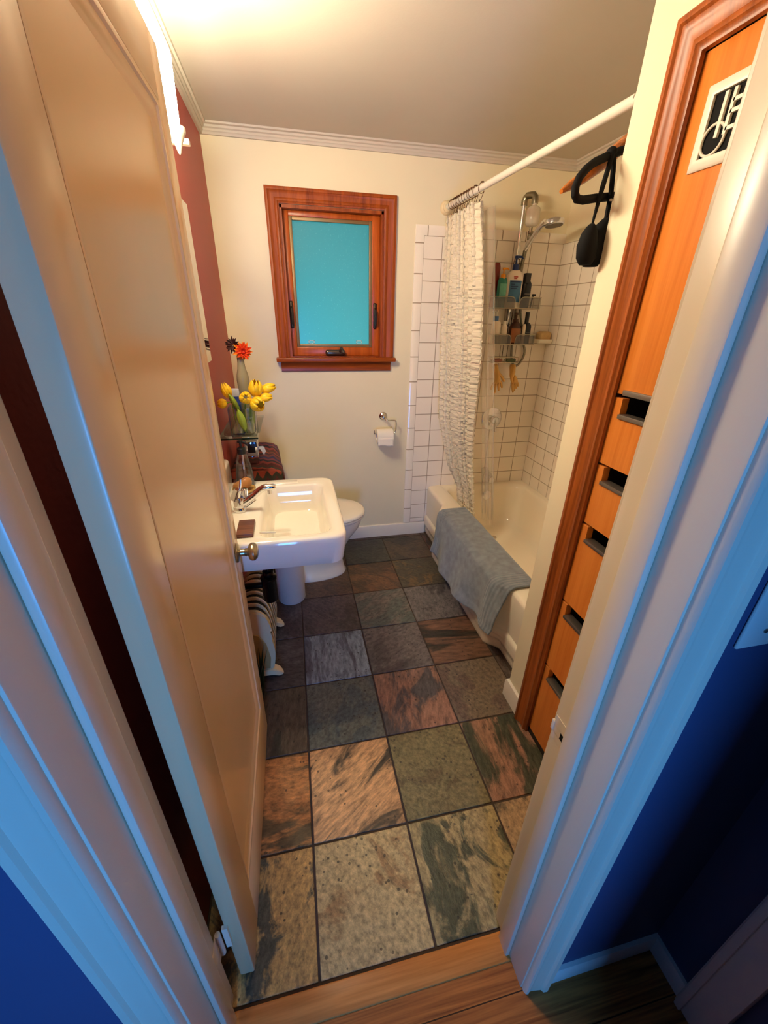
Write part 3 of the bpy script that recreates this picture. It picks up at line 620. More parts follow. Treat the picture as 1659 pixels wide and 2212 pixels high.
B(fx0-.0008, fx0+.0002, y0+.012, y1-.012, z0+.015, z1-.015).build('vent_backing', M_blackc, vg, smooth=0)
for i in range(5):
    a, b = zt[i]-.003, zt[i+1]+.0035
    nz = a-.048
    m = MB(); m.prism([(CU0+.002, b), (CU1-.001, b), (CU1-.001, a), (nb, a), (nb, nz), (na, nz), (na, a), (CU0+.002, a)], 'x', fx0, fx1)
    bmesh.ops.bevel(m.bm, geom=m.bm.edges[:], offset=.0012, segments=1, affect='EDGES')
    d = m.build('drawer', M_fir, cb, smooth=30)
    B(fx0-.006, fx1+.004, na+.001, nb-.001, nz-.001, nz+.010, bev=.0012).build('pull', M_steel, d)
    m = MB(); m.box(fx1, XS+.145, CU0+.012, CU1-.012, nz-.09, nz-.082); m.build('tray', M_fir, d, smooth=0)

# ------------------------------------------------------------------ bathtub
tub = thing('bathtub', 'cream enamel bathtub with stepped apron beside the slate floor', 'bathtub', (1.3, 1.14, 0))
TY0, TY1, TX1, TZ = YS+.004, YB-.009, XR-.009, .382
def bulge(y): return sst(.60, .70, y)*(1-sst(1.48, 1.60, y))
def apron(u, v):
    y = lerp(TY0, TY1, u); b = bulge(y); bl = sst(.64, .72, y)*(1-sst(1.53, 1.63, y))
    xt = .952-.050*b; xl = .965-.062*bl
    pr = [(1.062, TZ-.002), (1.040, TZ+.003), (xt+.030, TZ), (xt+.012, TZ-.004), (xt+.003, TZ-.014), (xt, TZ-.030), (xt+.004, .20), (xt+.006, .150), (xt-.006, .140), (xt-.008, .110), (lerp(xt, xl, .5)-.014, .100), (lerp(xt, xl, .6)-.014, .070), (xl-.012, .060), (xl-.010, .012), (xl-.004, 0)]
    i = min(int(v*(len(pr)-1)+1e-6), len(pr)-2); f = v*(len(pr)-1)-i
    p, q = pr[i], pr[i+1]
    return Vector((lerp(p[0], q[0], f), y, lerp(p[1], q[1], f)))
m = MB(); m.grid(apron, 120, 28, uv=False)
ins = lambda z, k, r: rrect(1.062+k, 1.664-k, .455+k*1.4, 1.838-k*.8, r, z, 8)
def outer(z): return rrect(1.050, TX1, TY0, TY1, .004, z, 8)
m.loft([outer(.05), outer(TZ-.006), outer(TZ), rrect(1.058, 1.668, .447, 1.842, .09, TZ+.001, 8), ins(TZ-.006, .004, .09), ins(TZ-.03, .014, .1), ins(.24, .030, .11), ins(.13, .050, .12), ins(.085, .080, .12), ins(.068, .13, .11)], cap0=False)
m.build('shell', M_tub, tub, smooth=50)
m = MB(); m.lathe([(0, 0), (.032, 0), (.034, .004), (.028, .008), (0, .009)], (1.385, 1.800, .315), (0, -1, .1)); m.build('overflow_plate', M_chrome, tub)
m = MB(); m.lathe([(0, 0), (.022, 0), (.022, .003), (.012, .003), (0, .001)], (1.38, 1.60, .0685)); m.build('drain', M_chrome, tub)

# towel over the rim
def towel(u, v):   # u along y near->far, v from inside the tub over the rim and down
    y = lerp(.618, 1.462, u); b = bulge(y); xt = .952-.050*b
    hang = lerp(.215, .285, sst(0, .9, u))
    path = [(1.086, TZ-.040), (1.084, TZ-.006), (1.066, TZ+.012), (.99, TZ+.012), (xt+.018, TZ+.011), (xt-.006, TZ-.002), (xt-.014, TZ-.03), (xt-.018, TZ-.10), (xt-.024, TZ-.19), (xt-.040, TZ-hang)]
    L = [0]
    for p, q in zip(path, path[1:]): L.append(L[-1]+math.dist(p, q))
    d = v*L[-1]; i = max(k for k in range(len(L)-1) if L[k] <= d+1e-9); f = (d-L[i])/(L[i+1]-L[i]); p, q = path[i], path[i+1]
    x, z = lerp(p[0], q[0], f), lerp(p[1], q[1], f)
    dn = sst(.45, 1, v)
    flare = math.exp(-((u-.02)/.10)**2)
    x -= dn*(.013*math.sin(u*17+1+v)+.016+.018*math.sin(u*9+v*3)+.030*flare+.03*math.exp(-((u-.30)/.16)**2))
    y += dn*(.03*math.sin(v*4)*(1-u)*.3-.03*flare)
    z += .003*math.sin(u*40+v*7)*dn
    return Vector((x, y, z))
o = MB().grid(towel, 90, 60).build('towel', terry('grey_terry', srgb(126, 136, 148)), smooth=60, solid=.006, off=1)
tag(o, 'grey towel draped over the bathtub rim', 'towel')

# ------------------------------------------------------------------ shower rod, rings, curtain, liner
ra, rb = Vector((.967, YS+.001, 1.998)), Vector((.948, YB-.002, 2.033))
rod = thing('shower_rod', 'white shower curtain rod running above the bathtub', 'curtain rod', ra)
MB().tube([ra, rb], .0135, 20).build('pole', M_white, rod)
rd = (rb-ra).normalized()
MB().lathe([(0, 0), (.034, 0), (.034, .008), (.030, .016), (.024, .02), (.024, .03), (.018, .036), (0, .036)], rb, -rd).build('flange', mat('ivory_plastic', srgb(232, 214, 172), .35), rod)
MB().lathe([(0, 0), (.034, 0), (.034, .008), (.024, .02), (.018, .03), (0, .03)], ra, rd).build('flange', MATS['ivory_plastic'], rod)
def rodp(y): t = (y-ra.y)/(rb.y-ra.y); return ra.lerp(rb, t)
m = MB(); c = rodp(1.8); pts = []
for i in range(14):
    t = i/13; a = -PI*.35+t*PI*1.7
    pts.append((c.x+.0205*math.cos(a+PI*.5), c.y, c.z+.0205*math.sin(a+PI*.5)))
m.tube(pts, .0014, 6); m.tube([pts[-1], (c.x+.012, c.y+.004, c.z-.04), (c.x+.004, c.y+.004, c.z-.052), (c.x, c.y, c.z-.040)], .0014, 6)
for k in range(5): m.ball((c.x-.010+k*.005, c.y, c.z+.0210-.0006*abs(k-2)*2), .0032, 8)
ring0 = m.build('curtain_ring', mat('copper_wire', srgb(120, 84, 62), .25, metal=1), smooth=60)
ring0.data.transform(Matrix.Translation(-c))
ry = [1.80, 1.765, 1.745, 1.715, 1.690, 1.66, 1.625, 1.60, 1.565, 1.535, 1.50]
for i, yy in enumerate(ry):
    o = ring0 if i == 0 else ring0.copy()
    if i: COL.objects.link(o)
    o.location = rodp(yy); o.rotation_euler = (0, 0, random.uniform(-.4, .4))
    tag(o, 'copper wire curtain ring in the bunched row on the white rod', 'curtain ring', 'curtain rings bunched on the shower rod')
o = ring0.copy(); COL.objects.link(o); o.location = rodp(1.435); o.rotation_euler = (.2, 0, .35); tag(o, 'copper wire curtain ring hanging apart, nearest the camera, holding the clear liner', 'curtain ring')
def crt(u, v):     # v 0 top -> 1 bottom, u near -> far
    z = lerp(1.978, .335, v)
    near = poly_at([(0, (1.455,)), (.2, (1.416,)), (.40, (1.419,)), (.60, (1.477,)), (.78, (1.505,)), (1, (1.44,))], v)[0]
    far = poly_at([(0, (1.868,)), (.32, (1.850,)), (.65, (1.78,)), (.83, (1.714,)), (1, (1.66,))], v)[0]
    xn = .957+.1*(2.0-z); xf = poly_at([(0, (.957,)), (.65, (.972,)), (.83, (1.03,)), (.92, (1.092,)), (1, (1.10,))], v)[0]
    amp = .022*(1-.35*v)*(1-.45*sst(.82, .95, v))
    y = lerp(near, far, u); x = lerp(xn, xf, sst(0, 1, u))
    ph = u*2*PI*7.5
    x += amp*math.sin(ph+.5*math.sin(v*3))+.005*math.sin(ph*2.3+v*5)
    y = min(y+.010*math.sin(ph*2), 1.880)
    if v > .93: x = max(x, 1.088)
    zz = z+.004*math.sin(v*260+u*30)+.003*math.sin(v*410+u*77)
    x += .0035*math.sin(v*300+9*math.sin(u*25))
    return Vector((x, y, zz))
o = MB().grid(crt, 150, 240).build('shower_curtain', ruched('ruched_cream_fabric', srgb(246, 237, 214)), smooth=70, solid=.0015)
tag(o, 'ruched cream fabric shower curtain bunched at the window end', 'shower curtain')
def lin(u, v):
    z = lerp(1.955, .345, v); x = 1.003+.098*(2.0-z)
    n1 = poly_at([(0, (1.386,)), (.38, (1.337,)), (.7, (1.30,)), (1, (1.262,))], v)[0]; f1 = n1+.135
    y = lerp(n1, f1, u); ph = u*2*PI*1.5
    x += .008*math.sin(ph+v*1.2)
    return Vector((x, y, z))
def liner_mat():
    m, nt, out = _nodes('clear_vinyl')
    t = _n(nt, 'ShaderNodeBsdfTransparent'); d = _n(nt, 'ShaderNodeBsdfDiffuse'); d.inputs[0].default_value = c4(srgb(238, 228, 205)); tr = _n(nt, 'ShaderNodeBsdfTranslucent'); tr.inputs[0].default_value = c4(srgb(238, 228, 205))
    g = _n(nt, 'ShaderNodeBsdfGlossy'); g.inputs['Roughness'].default_value = .12
    a = _n(nt, 'ShaderNodeMixShader'); a.inputs[0].default_value = .5; nt.links.new(d.outputs[0], a.inputs[1]); nt.links.new(tr.outputs[0], a.inputs[2])
    b = _n(nt, 'ShaderNodeMixShader'); b.inputs[0].default_value = .28; nt.links.new(t.outputs[0], b.inputs[1]); nt.links.new(a.outputs[0], b.inputs[2])
    lw = _n(nt, 'ShaderNodeLayerWeight'); lw.inputs[0].default_value = .3; k = _n(nt, 'ShaderNodeMath', operation='MULTIPLY'); k.inputs[1].default_value = .35; nt.links.new(lw.outputs['Fresnel'], k.inputs[0])
    c = _n(nt, 'ShaderNodeMixShader'); nt.links.new(k.outputs[0], c.inputs[0]); nt.links.new(b.outputs[0], c.inputs[1]); nt.links.new(g.outputs[0], c.inputs[2]); nt.links.new(c.outputs[0], out.inputs[0])
    return m
o = MB().grid(lin, 30, 60).build('shower_liner', liner_mat(), smooth=70)
tag(o, 'clear plastic shower liner hanging beside the cream curtain', 'shower liner')

# ------------------------------------------------------------------ hangers and pouch by the wall end
def hp(x): return .48+.407*(x-.99)       # the hangers hang in one slanting vertical plane
def hpt(x, z, d=0): return Vector((x+.38*d, hp(x)-.92*d, z))
hk = rodp(hp(.968))
hg = thing('coat_hanger', 'varnished wooden coat hanger on the shower rod by the wall end', 'coat hanger', hpt(.97, 1.80, -.03))
P = [(.708, 1.766, .004), (.735, 1.781, .008), (.78, 1.805, .011), (.84, 1.841, .012), (.90, 1.884, .013), (.95, 1.917, .0145), (.985, 1.928, .016), (1.02, 1.920, .0145), (1.08, 1.886, .013), (1.16, 1.838, .012), (1.225, 1.792, .010), (1.26, 1.768, .005)]
MB().tube([hpt(x+.030, z+.006, -.03) for x, z, r in P], [r*1.25 for x, z, r in P], 12).build('shoulder_bar', M_hang, hg)
def hook(d, z0):
    a = hpt(.985, z0, d); top = rodp(a.y)+Vector((0, 0, .0165)); mid = (a.z+top.z)/2
    return [a, Vector((a.x, a.y, mid)), Vector((top.x+.018, a.y, top.z-.014)), Vector((top.x+.012, a.y, top.z)), top+Vector((0, 0, .003)), Vector((top.x-.014, a.y, top.z-.004)), Vector((top.x-.020, a.y, top.z-.02))]
MB().tube(hook(-.03, 1.935), .0016, 8).build('hook', M_chrome, hg)
hb_ = thing('coat_hanger', 'black tubular coat hanger with trouser bar holding the black pouch', 'coat hanger', hpt(.97, 1.75, 0))
P = [(.985, 1.918), (.95, 1.900), (.907, 1.876), (.868, 1.862), (.829, 1.845), (.80, 1.832), (.776, 1.816), (.757, 1.797), (.749, 1.777), (.752, 1.763), (.762, 1.756), (.785, 1.757), (.833, 1.768), (.91, 1.783), (.985, 1.790), (1.08, 1.785), (1.16, 1.775), (1.205, 1.772), (1.22, 1.785), (1.212, 1.806), (1.18, 1.832), (1.10, 1.872), (1.03, 1.905)]
MB().tube([hpt(x, z, 0) for x, z in P], .0095, 10, closed=True).build('loop', M_blackc, hb_)
MB().tube(hook(0, 1.92), .0022, 8).build('hook', M_black, hb_)
def hq(x, z, d=0): return hpt(x-.016, z-.002, d)
po = thing('sleep_mask', 'black padded pouch hanging by straps from the black hanger', 'pouch', hq(.86, 1.624, .012))
m = MB()
def lobe(pts, w, th):
    rings = []
    n = 16
    for i, (x, z, hw) in enumerate(pts):
        c_ = hq(x, z, .012); ax = Vector((.926, .377, 0)); pn = Vector((-.377, .926, 0))
        rings.append([c_+ax*hw*math.cos(2*PI*k/n)+pn*th*(hw/w)**.6*math.sin(2*PI*k/n) for k in range(n)])
    m.loft(rings)
lobe([(.842, 1.624, .014), (.840, 1.638, .027), (.837, 1.665, .030), (.836, 1.692, .021), (.838, 1.707, .011), (.838, 1.714, .003)], .030, .024)
lobe([(.866, 1.622, .018), (.868, 1.638, .030), (.871, 1.665, .032), (.876, 1.694, .027), (.883, 1.716, .017), (.891, 1.729, .008), (.893, 1.735, .002)], .036, .028)
m.build('padded_body', M_blackc, po, smooth=70)
MB().tube([hq(.838, 1.706, .012), hq(.843, 1.76, .014), hq(.850, 1.79, .012), hq(.866, 1.858, .010)], [.0025, .005, .006, .006], 8).build('strap', M_blackc, po)
MB().tube([hq(.892, 1.729, .012), hq(.887, 1.78, .014), hq(.878, 1.83, .012), hq(.872, 1.858, .010)], [.0055, .006, .006, .006], 8).build('strap', M_blackc, po)
MB().ball(hq(.869, 1.863, .004), (.012, .014, .011), 14).build('knot', M_blackc, po)
m = MB(); m.box(-.006, .006, -.002, .002, -.0025, .0025, bev=.001); b_ = m.build('buckle', M_white, None); b_.data.transform(Matrix.Translation(hq(.885, 1.768, .021)-po.location)); b_.parent = po

# ------------------------------------------------------------------ shower plumbing
sp_ = thing('shower_pipe', 'exposed metal shower riser with gooseneck and white filter', 'shower pipe', (1.397, YB-.008, 1.40))
m = MB(); m.tube([(1.394, 1.862, 1.395), (1.398, 1.860, 2.07)], .0125, 16); m.build('riser', M_chrome, sp_)
m = MB(); m.tube([(1.398, 1.860, 2.065), (1.398, 1.860, 2.085), (1.400, 1.856, 2.100), (1.404, 1.846, 2.107), (1.413, 1.828, 2.107), (1.422, 1.810, 2.104), (1.427, 1.802, 2.094), (1.428, 1.800, 2.076), (1.428, 1.800, 2.064)], [.018, .0185, .0165, .0165, .0165, .0165, .0165, .0185, .018], 16); m.build('elbow', M_pewter, sp_)
m = MB(); m.lathe([(0, 0), (.012, 0), (.012, -.010), (.017, -.012), (.033, -.022), (.036, -.030), (.037, -.065), (.036, -.092), (.028, -.104), (.010, -.110), (0, -.110)], (1.428, 1.80, 2.066)); m.build('filter', mat('milky_plastic', srgb(232, 222, 206), .18, trans=.25), sp_)
m = MB(); m.lathe([(0, 0), (.009, 0), (.009, -.018), (.015, -.02), (.015, -.030), (.011, -.034), (.014, -.044), (.014, -.060), (.008, -.07), (0, -.07)], (1.428, 1.80, 1.958)); m.build('swivel', M_pewter, sp_)
m = MB(); m.tube([(1.427, 1.80, 1.893), (1.424, 1.80, 1.872)], [.012, .016], 12); m.build('bracket', M_chrome, sp_)
hs = thing('hand_shower', 'chrome hand shower tilted in its bracket over the tub', 'shower head', (1.42, 1.79, 1.87))
m = MB(); m.tube([(1.403, 1.790, 1.846), (1.410, 1.775, 1.868), (1.413, 1.74, 1.900), (1.416, 1.70, 1.930), (1.420, 1.672, 1.948), (1.428, 1.655, 1.956)], [.010, .012, .0125, .0125, .015, .018], 14); m.build('handle', M_chrome, hs)
m = MB(); hc = Vector((1.456, 1.62, 1.956)); hax = Vector((.05, -.12, -1))
m.lathe([(0, -.014), (.030, -.012), (.048, -.004), (.051, .004), (.051, .016), (.047, .020), (0, .020)], hc, hax); m.build('head', M_chrome, hs)
MB().lathe([(0, .0195), (.043, .0195), (.043, .022), (0, .022)], hc, hax).build('spray_face', mat('grey_face', srgb(120, 112, 100), .5), hs)
ho = [(1.403, 1.793, 1.843), (1.412, 1.815, 1.81), (1.425, 1.848, 1.76), (1.44, 1.862, 1.68), (1.47, 1.866, 1.55), (1.505, 1.866, 1.43), (1.530, 1.866, 1.35), (1.548, 1.866, 1.295), (1.535, 1.866, 1.245), (1.505, 1.866, 1.212), (1.475, 1.866, 1.225), (1.455, 1.866, 1.29), (1.447, 1.866, 1.45), (1.440, 1.866, 1.62), (1.437, 1.855, 1.76), (1.432, 1.83, 1.84), (1.428, 1.806, 1.866)]
def smooth_path(P, k=6):
    P = [Vector(p) for p in P]; R = []
    for i in range(len(P)-1):
        p0, p1, p2, p3 = P[max(i-1, 0)], P[i], P[i+1], P[min(i+2, len(P)-1)]
        for j in range(k):
            t = j/k; R.append(.5*((2*p1)+(p2-p0)*t+(2*p0-5*p1+4*p2-p3)*t*t+(3*p1-p0-3*p2+p3)*t**3))
    R.append(P[-1]); return R
tag(MB().tube(smooth_path(ho, 8), .0075, 10).build('shower_hose', mat('ribbed_hose', srgb(150, 146, 130), .25, metal=1, bump=.8, bscale=260)), 'grey metal shower hose looping below the bottle caddy', 'shower hose')
va = thing('shower_valve', 'chrome shower valve with lever on the tiled wall', 'valve', (1.385, YB-.008, .858))
MB().lathe([(0, 0), (.074, 0), (.075, .004), (.066, .009), (.03, .012), (.03, .02), (0, .02)], (1.385, YB-.008, .862), (0, -1, 0), n=40).build('escutcheon', M_chrome, va)
MB().lathe([(0, 0), (.026, 0), (.028, .01), (.027, .045), (.022, .052), (0, .052)], (1.385, YB-.020, .862), (0, -1, 0)).build('hub', M_chrome, va)
MB().tube([(1.385, YB-.062, .868), (1.388, YB-.068, .83), (1.392, YB-.070, .785)], [.011, .009, .010], 10).build('lever', M_chrome, va)
to = thing('tub_spout', 'chrome tub spout above the bathtub', 'spout', (1.385, YB-.008, .47))
MB().loft([rrect(-.022+1.385, .022+1.385, -.03, .02, .012, 0, 4)]+[], cap1=False) if False else None
def spr(yy, w, z0, z1): return [(1.385+p[0], yy, p[1]) for p in [(q[0], q[1]) for q in rrect(-w, w, z0, z1, min(w, (z1-z0)/2)*.6, 0, 5)]]
MB().loft([spr(YB-.009, .026, .455, .505), spr(YB-.02, .022, .460, .500), spr(YB-.07, .019, .455, .490), spr(YB-.115, .018, .436, .478), spr(YB-.135, .016, .428, .466)]).build('body', M_chrome, to)

# ------------------------------------------------------------------ caddy with bottles
ca = thing('shower_caddy', 'wire shower caddy with two baskets on the shower pipe', 'shower caddy', (1.395, 1.845, 1.23))
W = .0022
def basket(x0, x1, z0, h, y0=1.765, y1=1.845):
    m = MB()
    m.tube([(x0, y0, z0), (x1, y0, z0), (x1, y1, z0), (x0, y1, z0)], W, 6, closed=True)
    for i in range(9):
        x = lerp(x0, x1, (i+.5)/9); m.tube([(x, y0, z0), (x, y1, z0)], .0014, 5)
    xm = (x0+x1)/2
    for a, b, s in ((x0, xm-.014, 1), (x1, xm+.014, -1)):
        m.tube(smooth_path([(a, y1, z0+h), (a, y0+.008, z0+h), (a+.008*s, y0, z0+h), (b-.03*s, y0, z0+h), (b-.008*s, y0, z0+h-.008), (b, y0, z0+h-.03), (b, y0, z0)], 4), W, 6)
        m.tube([(a, y1, z0), (a, y1, z0+h)], W, 6); m.tube([(a, y0, z0), (a, y0, z0+h-.004)], W, 6)
    return m
meshm = clear('perforated_steel', (.62, .60, .54), .2, .3)
for x0, x1, z0, h in ((1.240, 1.542, 1.547, .060), (1.254, 1.542, 1.347, .056)):
    bk = basket(x0, x1, z0, h).build('basket', M_nickel, ca, smooth=60)
    m = MB(); xm = (x0+x1)/2
    m.box(x0+.003, xm-.017, 1.7645, 1.7655, z0+.002, z0+h-.004); m.box(xm+.017, x1-.003, 1.7645, 1.7655, z0+.002, z0+h-.004); m.build('mesh_front', meshm, bk, smooth=0)
m = MB(); x0, x1, z0 = 1.285, 1.458, 1.240
m.tube([(x0, 1.775, z0), (x1, 1.775, z0), (x1, 1.845, z0), (x0, 1.845, z0)], W, 6, closed=True)
m.tube([(x0, 1.775, z0+.03), (x1, 1.775, z0+.03), (x1, 1.845, z0+.03), (x0, 1.845, z0+.03)], W, 6, closed=True)
for x in (x0, (x0+x1)/2, x1): m.tube([(x, 1.775, z0), (x, 1.775, z0+.03)], W, 6)
for i in range(6): xx = lerp(x0, x1, (i+.5)/6); m.tube([(xx, 1.775, z0), (xx, 1.845, z0)], .0014, 5)
m.build('soap_tray', M_nickel, ca, smooth=60)
m = MB()
for xa, xb in ((1.375, 1.382), (1.413, 1.420)): m.tube([(xa, 1.8465, 1.79), (xb if xa < 1.39 else xa, 1.8465, 1.24)], .0022, 6)
m.tube([(1.375, 1.8465, 1.79), (1.38, 1.8465, 1.805), (1.395, 1.8465, 1.81), (1.41, 1.8465, 1.805), (1.413, 1.8465, 1.79)], .0022, 6)
m.tube([(1.40, 1.8465, 1.53), (1.43, 1.8465, 1.40)], .002, 6)
m.build('hanger_frame', M_iron, ca, smooth=60)

def lat(prof, c, m_, name, par, sx=1, sy=1, n=24): return MB().lathe(prof, c, (0, 0, 1), n, sx, sy).build(name, m_, par)
def bottle(name, label, x, y, z, w, h, dpt, colr, rough=.25, cat='bottle', shoulder=.8, trans=0, group='bottles in the shower caddy'):
    t = thing(name, label, cat, (x, y, z), group)
    pr = [(0, 0), (w*.46, 0), (w*.5, .004), (w*.5, h*shoulder), (w*.47, h*(shoulder+.06)), (w*.36, h*(shoulder+.14)), (w*.2, h), (0, h)]
    lat(pr, (x, y, z), mat('plastic_%d_%d_%d' % tuple(int(c*99) for c in colr), colr, rough, var=.02, trans=trans), 'body', t, sy=dpt/w)
    return t
def pump(t, x, y, z, r, h, colr, dx=-1):
    pm = mat('pump_%d_%d_%d' % tuple(int(c*99) for c in colr), colr, .3, var=.02)
    m = MB(); m.lathe([(0, 0), (r, 0), (r, h*.36), (r*.8, h*.42), (r*.28, h*.44), (r*.28, h*.8), (r*.62, h*.82), (r*.62, h), (0, h)], (x, y, z))
    m.tube([(x, y, z+h*.92), (x+dx*r*1.5, y-.004, z+h*.93), (x+dx*r*2.1, y-.006, z+h*.8)], [r*.4, r*.34, r*.26], 8)
    m.build('pump', pm, t)
z1 = 1.5495
t = bottle('shampoo_bottle', 'dark red bottle at the left of the upper shower basket', 1.268, 1.838, z1, .044, .215, .03, srgb(126, 34, 16), shoulder=.94)
t = bottle('soap_bottle', 'teal green pump bottle with a yellow pump in the upper basket', 1.295, 1.798, z1, .058, .152, .034, srgb(42, 124, 108), shoulder=.88)
pump(t, 1.295, 1.798, z1+.150, .014, .056, srgb(228, 150, 10), 1)
B(1.274, 1.316, 1.7795, 1.781, z1+.05, z1+.125, bev=.0005).build('label_panel', mat('teal_label', srgb(96, 168, 146), .4, var=.25, vscale=70), t)
t = bottle('lotion_bottle', 'large white lotion bottle with a blue pump and blue label', 1.372, 1.802, z1, .106, .198, .05, srgb(232, 222, 206), shoulder=.80)
pump(t, 1.368, 1.802, z1+.196, .018, .072, srgb(16, 46, 104), 1)
m = MB(); m.grid(lambda u, v: Vector((1.372+.053*math.sin(lerp(-.80, .80, u))*1.0, 1.802-.0252*math.cos(lerp(-.80, .80, u))-.0006, lerp(z1+.030, z1+.143, v))), 12, 4); lb = m.build('label_panel', mat('blue_label', srgb(60, 112, 150), .4, var=.5, vscale=26), t)
m = MB()
for (xx, zz, w_) in ((1.338, z1+.133, .060), (1.340, z1+.121, .024), (1.340, z1+.110, .046), (1.340, z1+.099, .038)): m.box(xx, xx+w_, 1.7757, 1.7764, zz, zz+.0045)
m.build('label_text', mat('ink_blue', srgb(22, 50, 96), .5), lb, smooth=0)
m = MB(); m.box(1.352, 1.378, 1.7758, 1.7764, z1+.158, z1+.164); m.box(1.354, 1.374, 1.7758, 1.7764, z1+.150, z1+.155); m.build('label_mark', mat('ink_red', srgb(176, 60, 46), .5), t, smooth=0)
t = bottle('conditioner_bottle', 'black bottle with square cap standing right of the white lotion bottle', 1.459, 1.806, z1, .058, .136, .04, (.010, .010, .012), shoulder=.90)
B(1.436, 1.469, 1.788, 1.822, z1+.134, z1+.184, bev=.002).build('cap', M_black, t)
m = MB(); m.box(1.440, 1.474, 1.7848, 1.7862, z1+.074, z1+.078); m.box(1.440, 1.466, 1.7848, 1.7862, z1+.060, z1+.063); m.build('label_text', mat('ink_grey', srgb(110, 104, 96), .5), t, smooth=0)
rz = thing('razor', 'black razor standing at the right end of the upper basket', 'razor', (1.512, 1.80, z1), 'bottles in the shower caddy')
MB().tube([(1.498, 1.80, z1), (1.505, 1.802, z1+.05), (1.512, 1.806, z1+.072)], [.004, .005, .004], 8).build('handle', M_black, rz); B(1.504, 1.526, 1.80, 1.812, z1+.066, z1+.078, bev=.003).build('head', M_black, rz)
z2 = 1.3495
t = bottle('cleanser_bottle', 'white pump bottle with a blue collar at the left of the lower basket', 1.290, 1.80, z2, .060, .126, .036, srgb(226, 214, 196), shoulder=.86)
pump(t, 1.284, 1.80, z2+.124, .015, .062, srgb(226, 220, 210), -1)
lat([(0, 0), (.0158, 0), (.0158, .026), (0, .026)], (1.284, 1.80, z2+.128), mat('blue_collar', srgb(70, 106, 158), .35), 'collar', t)
t = bottle('face_cream_bottle', 'small white squeeze bottle between the white pump and amber bottles', 1.346, 1.798, z2, .040, .100, .028, srgb(228, 216, 198), shoulder=.92)
lat([(0, 0), (.012, 0), (.011, .030), (0, .030)], (1.344, 1.798, z2+.098), MATS['white_paint'], 'cap', t)
t = bottle('hair_oil_bottle', 'round amber brown bottle in the middle of the lower basket', 1.420, 1.802, z2, .078, .128, .06, srgb(70, 34, 16), .1, shoulder=.72)
m = MB(); m.lathe([(0, 0), (.016, 0), (.016, .012), (.007, .016), (.007, .036), (.011, .038), (.011, .05), (0, .05)], (1.417, 1.802, z2+.126)); m.build('pump', mat('dark_amber', srgb(64, 36, 20), .3), t)
m = MB(); m.grid(lambda u, v: Vector((1.420+.0392*math.sin(lerp(-.95, .95, u)), 1.802-.0302*math.cos(lerp(-.95, .95, u))-.0005, lerp(z2+.008, z2+.088, v))), 12, 4); m.build('label_panel', mat('copper_label', srgb(150, 94, 50), .4, var=.15, vscale=60), t)
t = bottle('hand_cream_tube', 'leaning white tube in front of the lower black bottle', 1.470, 1.782, z2, .022, .104, .014, srgb(222, 208, 186), shoulder=.95)
t = bottle('conditioner_bottle', 'black round shouldered bottle at the right of the lower basket', 1.500, 1.808, z2, .060, .122, .044, (.010, .010, .012), shoulder=.80)
lat([(0, 0), (.0125, 0), (.0125, .062), (0, .062)], (1.495, 1.808, z2+.118), M_black, 'cap', t)
m = MB(); m.box(1.488, 1.520, 1.7845, 1.7865, z2+.062, z2+.066); m.build('label_text', MATS['ink_grey'], t, smooth=0)
for lab, x, yy, c_ in (('pinkish soap sliver in the left of the small wire tray', 1.330, 1.815, srgb(150, 96, 76)), ('green soap sliver in the right of the small wire tray', 1.425, 1.815, srgb(92, 100, 66))):
    tag(B(x-.032, x+.032, yy-.022, yy+.022, 1.2425, 1.262, bev=.008, seg=3).build('soap_bar', mat('soap_%d' % int(x*100), c_, .5)), lab, 'soap', 'soaps in the wire tray')
# rubber gloves hung from the tray
def glove(label, chain, fingers, thumb):
    vs, es, rs = [], [], []
    def add(p, r, par):
        vs.append(p); rs.append(r)
        if par is not None: es.append((par, len(vs)-1))
        return len(vs)-1
    last = None
    for p, r in chain: last = add(p, r, last)
    palm = last; wrist = last-1
    for f in fingers:
        q = palm
        for p, r in f: q = add(p, r, q)
    q = wrist
    for p, r in thumb: q = add(p, r, q)
    me = bpy.data.meshes.new('rubber_glove'); me.from_pydata([tuple(v) for v in vs], es, [])
    me.materials.append(mat('yellow_rubber', srgb(216, 168, 92), .4, var=.12, vscale=30))
    o = bpy.data.objects.new('rubber_glove', me); COL.objects.link(o)
    sk = o.modifiers.new('skin', 'SKIN'); sk.use_smooth_shade = True
    for i, d in enumerate(me.skin_vertices[0].data): d.radius = rs[i]; d.use_root = (i == 0)
    sb = o.modifiers.new('sub', 'SUBSURF'); sb.levels = 1; sb.render_levels = 2
    tag(o, label, 'rubber glove', 'rubber gloves under the caddy')
gy = 1.80
glove('left yellow rubber glove, fingers spread, hanging under the caddy beside the liner',
      [((1.318, gy, 1.232), (.036, .016)), ((1.322, gy, 1.205), (.028, .015)), ((1.335, gy, 1.178), (.026, .014)), ((1.345, gy, 1.14), (.034, .013))],
      [[((1.322, gy, 1.110), (.009, .009)), ((1.308, gy-.004, 1.070), (.007, .007))], [((1.340, gy, 1.105), (.009, .009)), ((1.336, gy-.006, 1.048), (.007, .007))],
       [((1.358, gy, 1.108), (.009, .009)), ((1.364, gy-.006, 1.062), (.007, .007))], [((1.375, gy, 1.118), (.009, .009)), ((1.386, gy-.004, 1.080), (.007, .007))]],
      [((1.372, gy-.006, 1.155), (.011, .010)), ((1.394, gy-.008, 1.120), (.008, .008))])
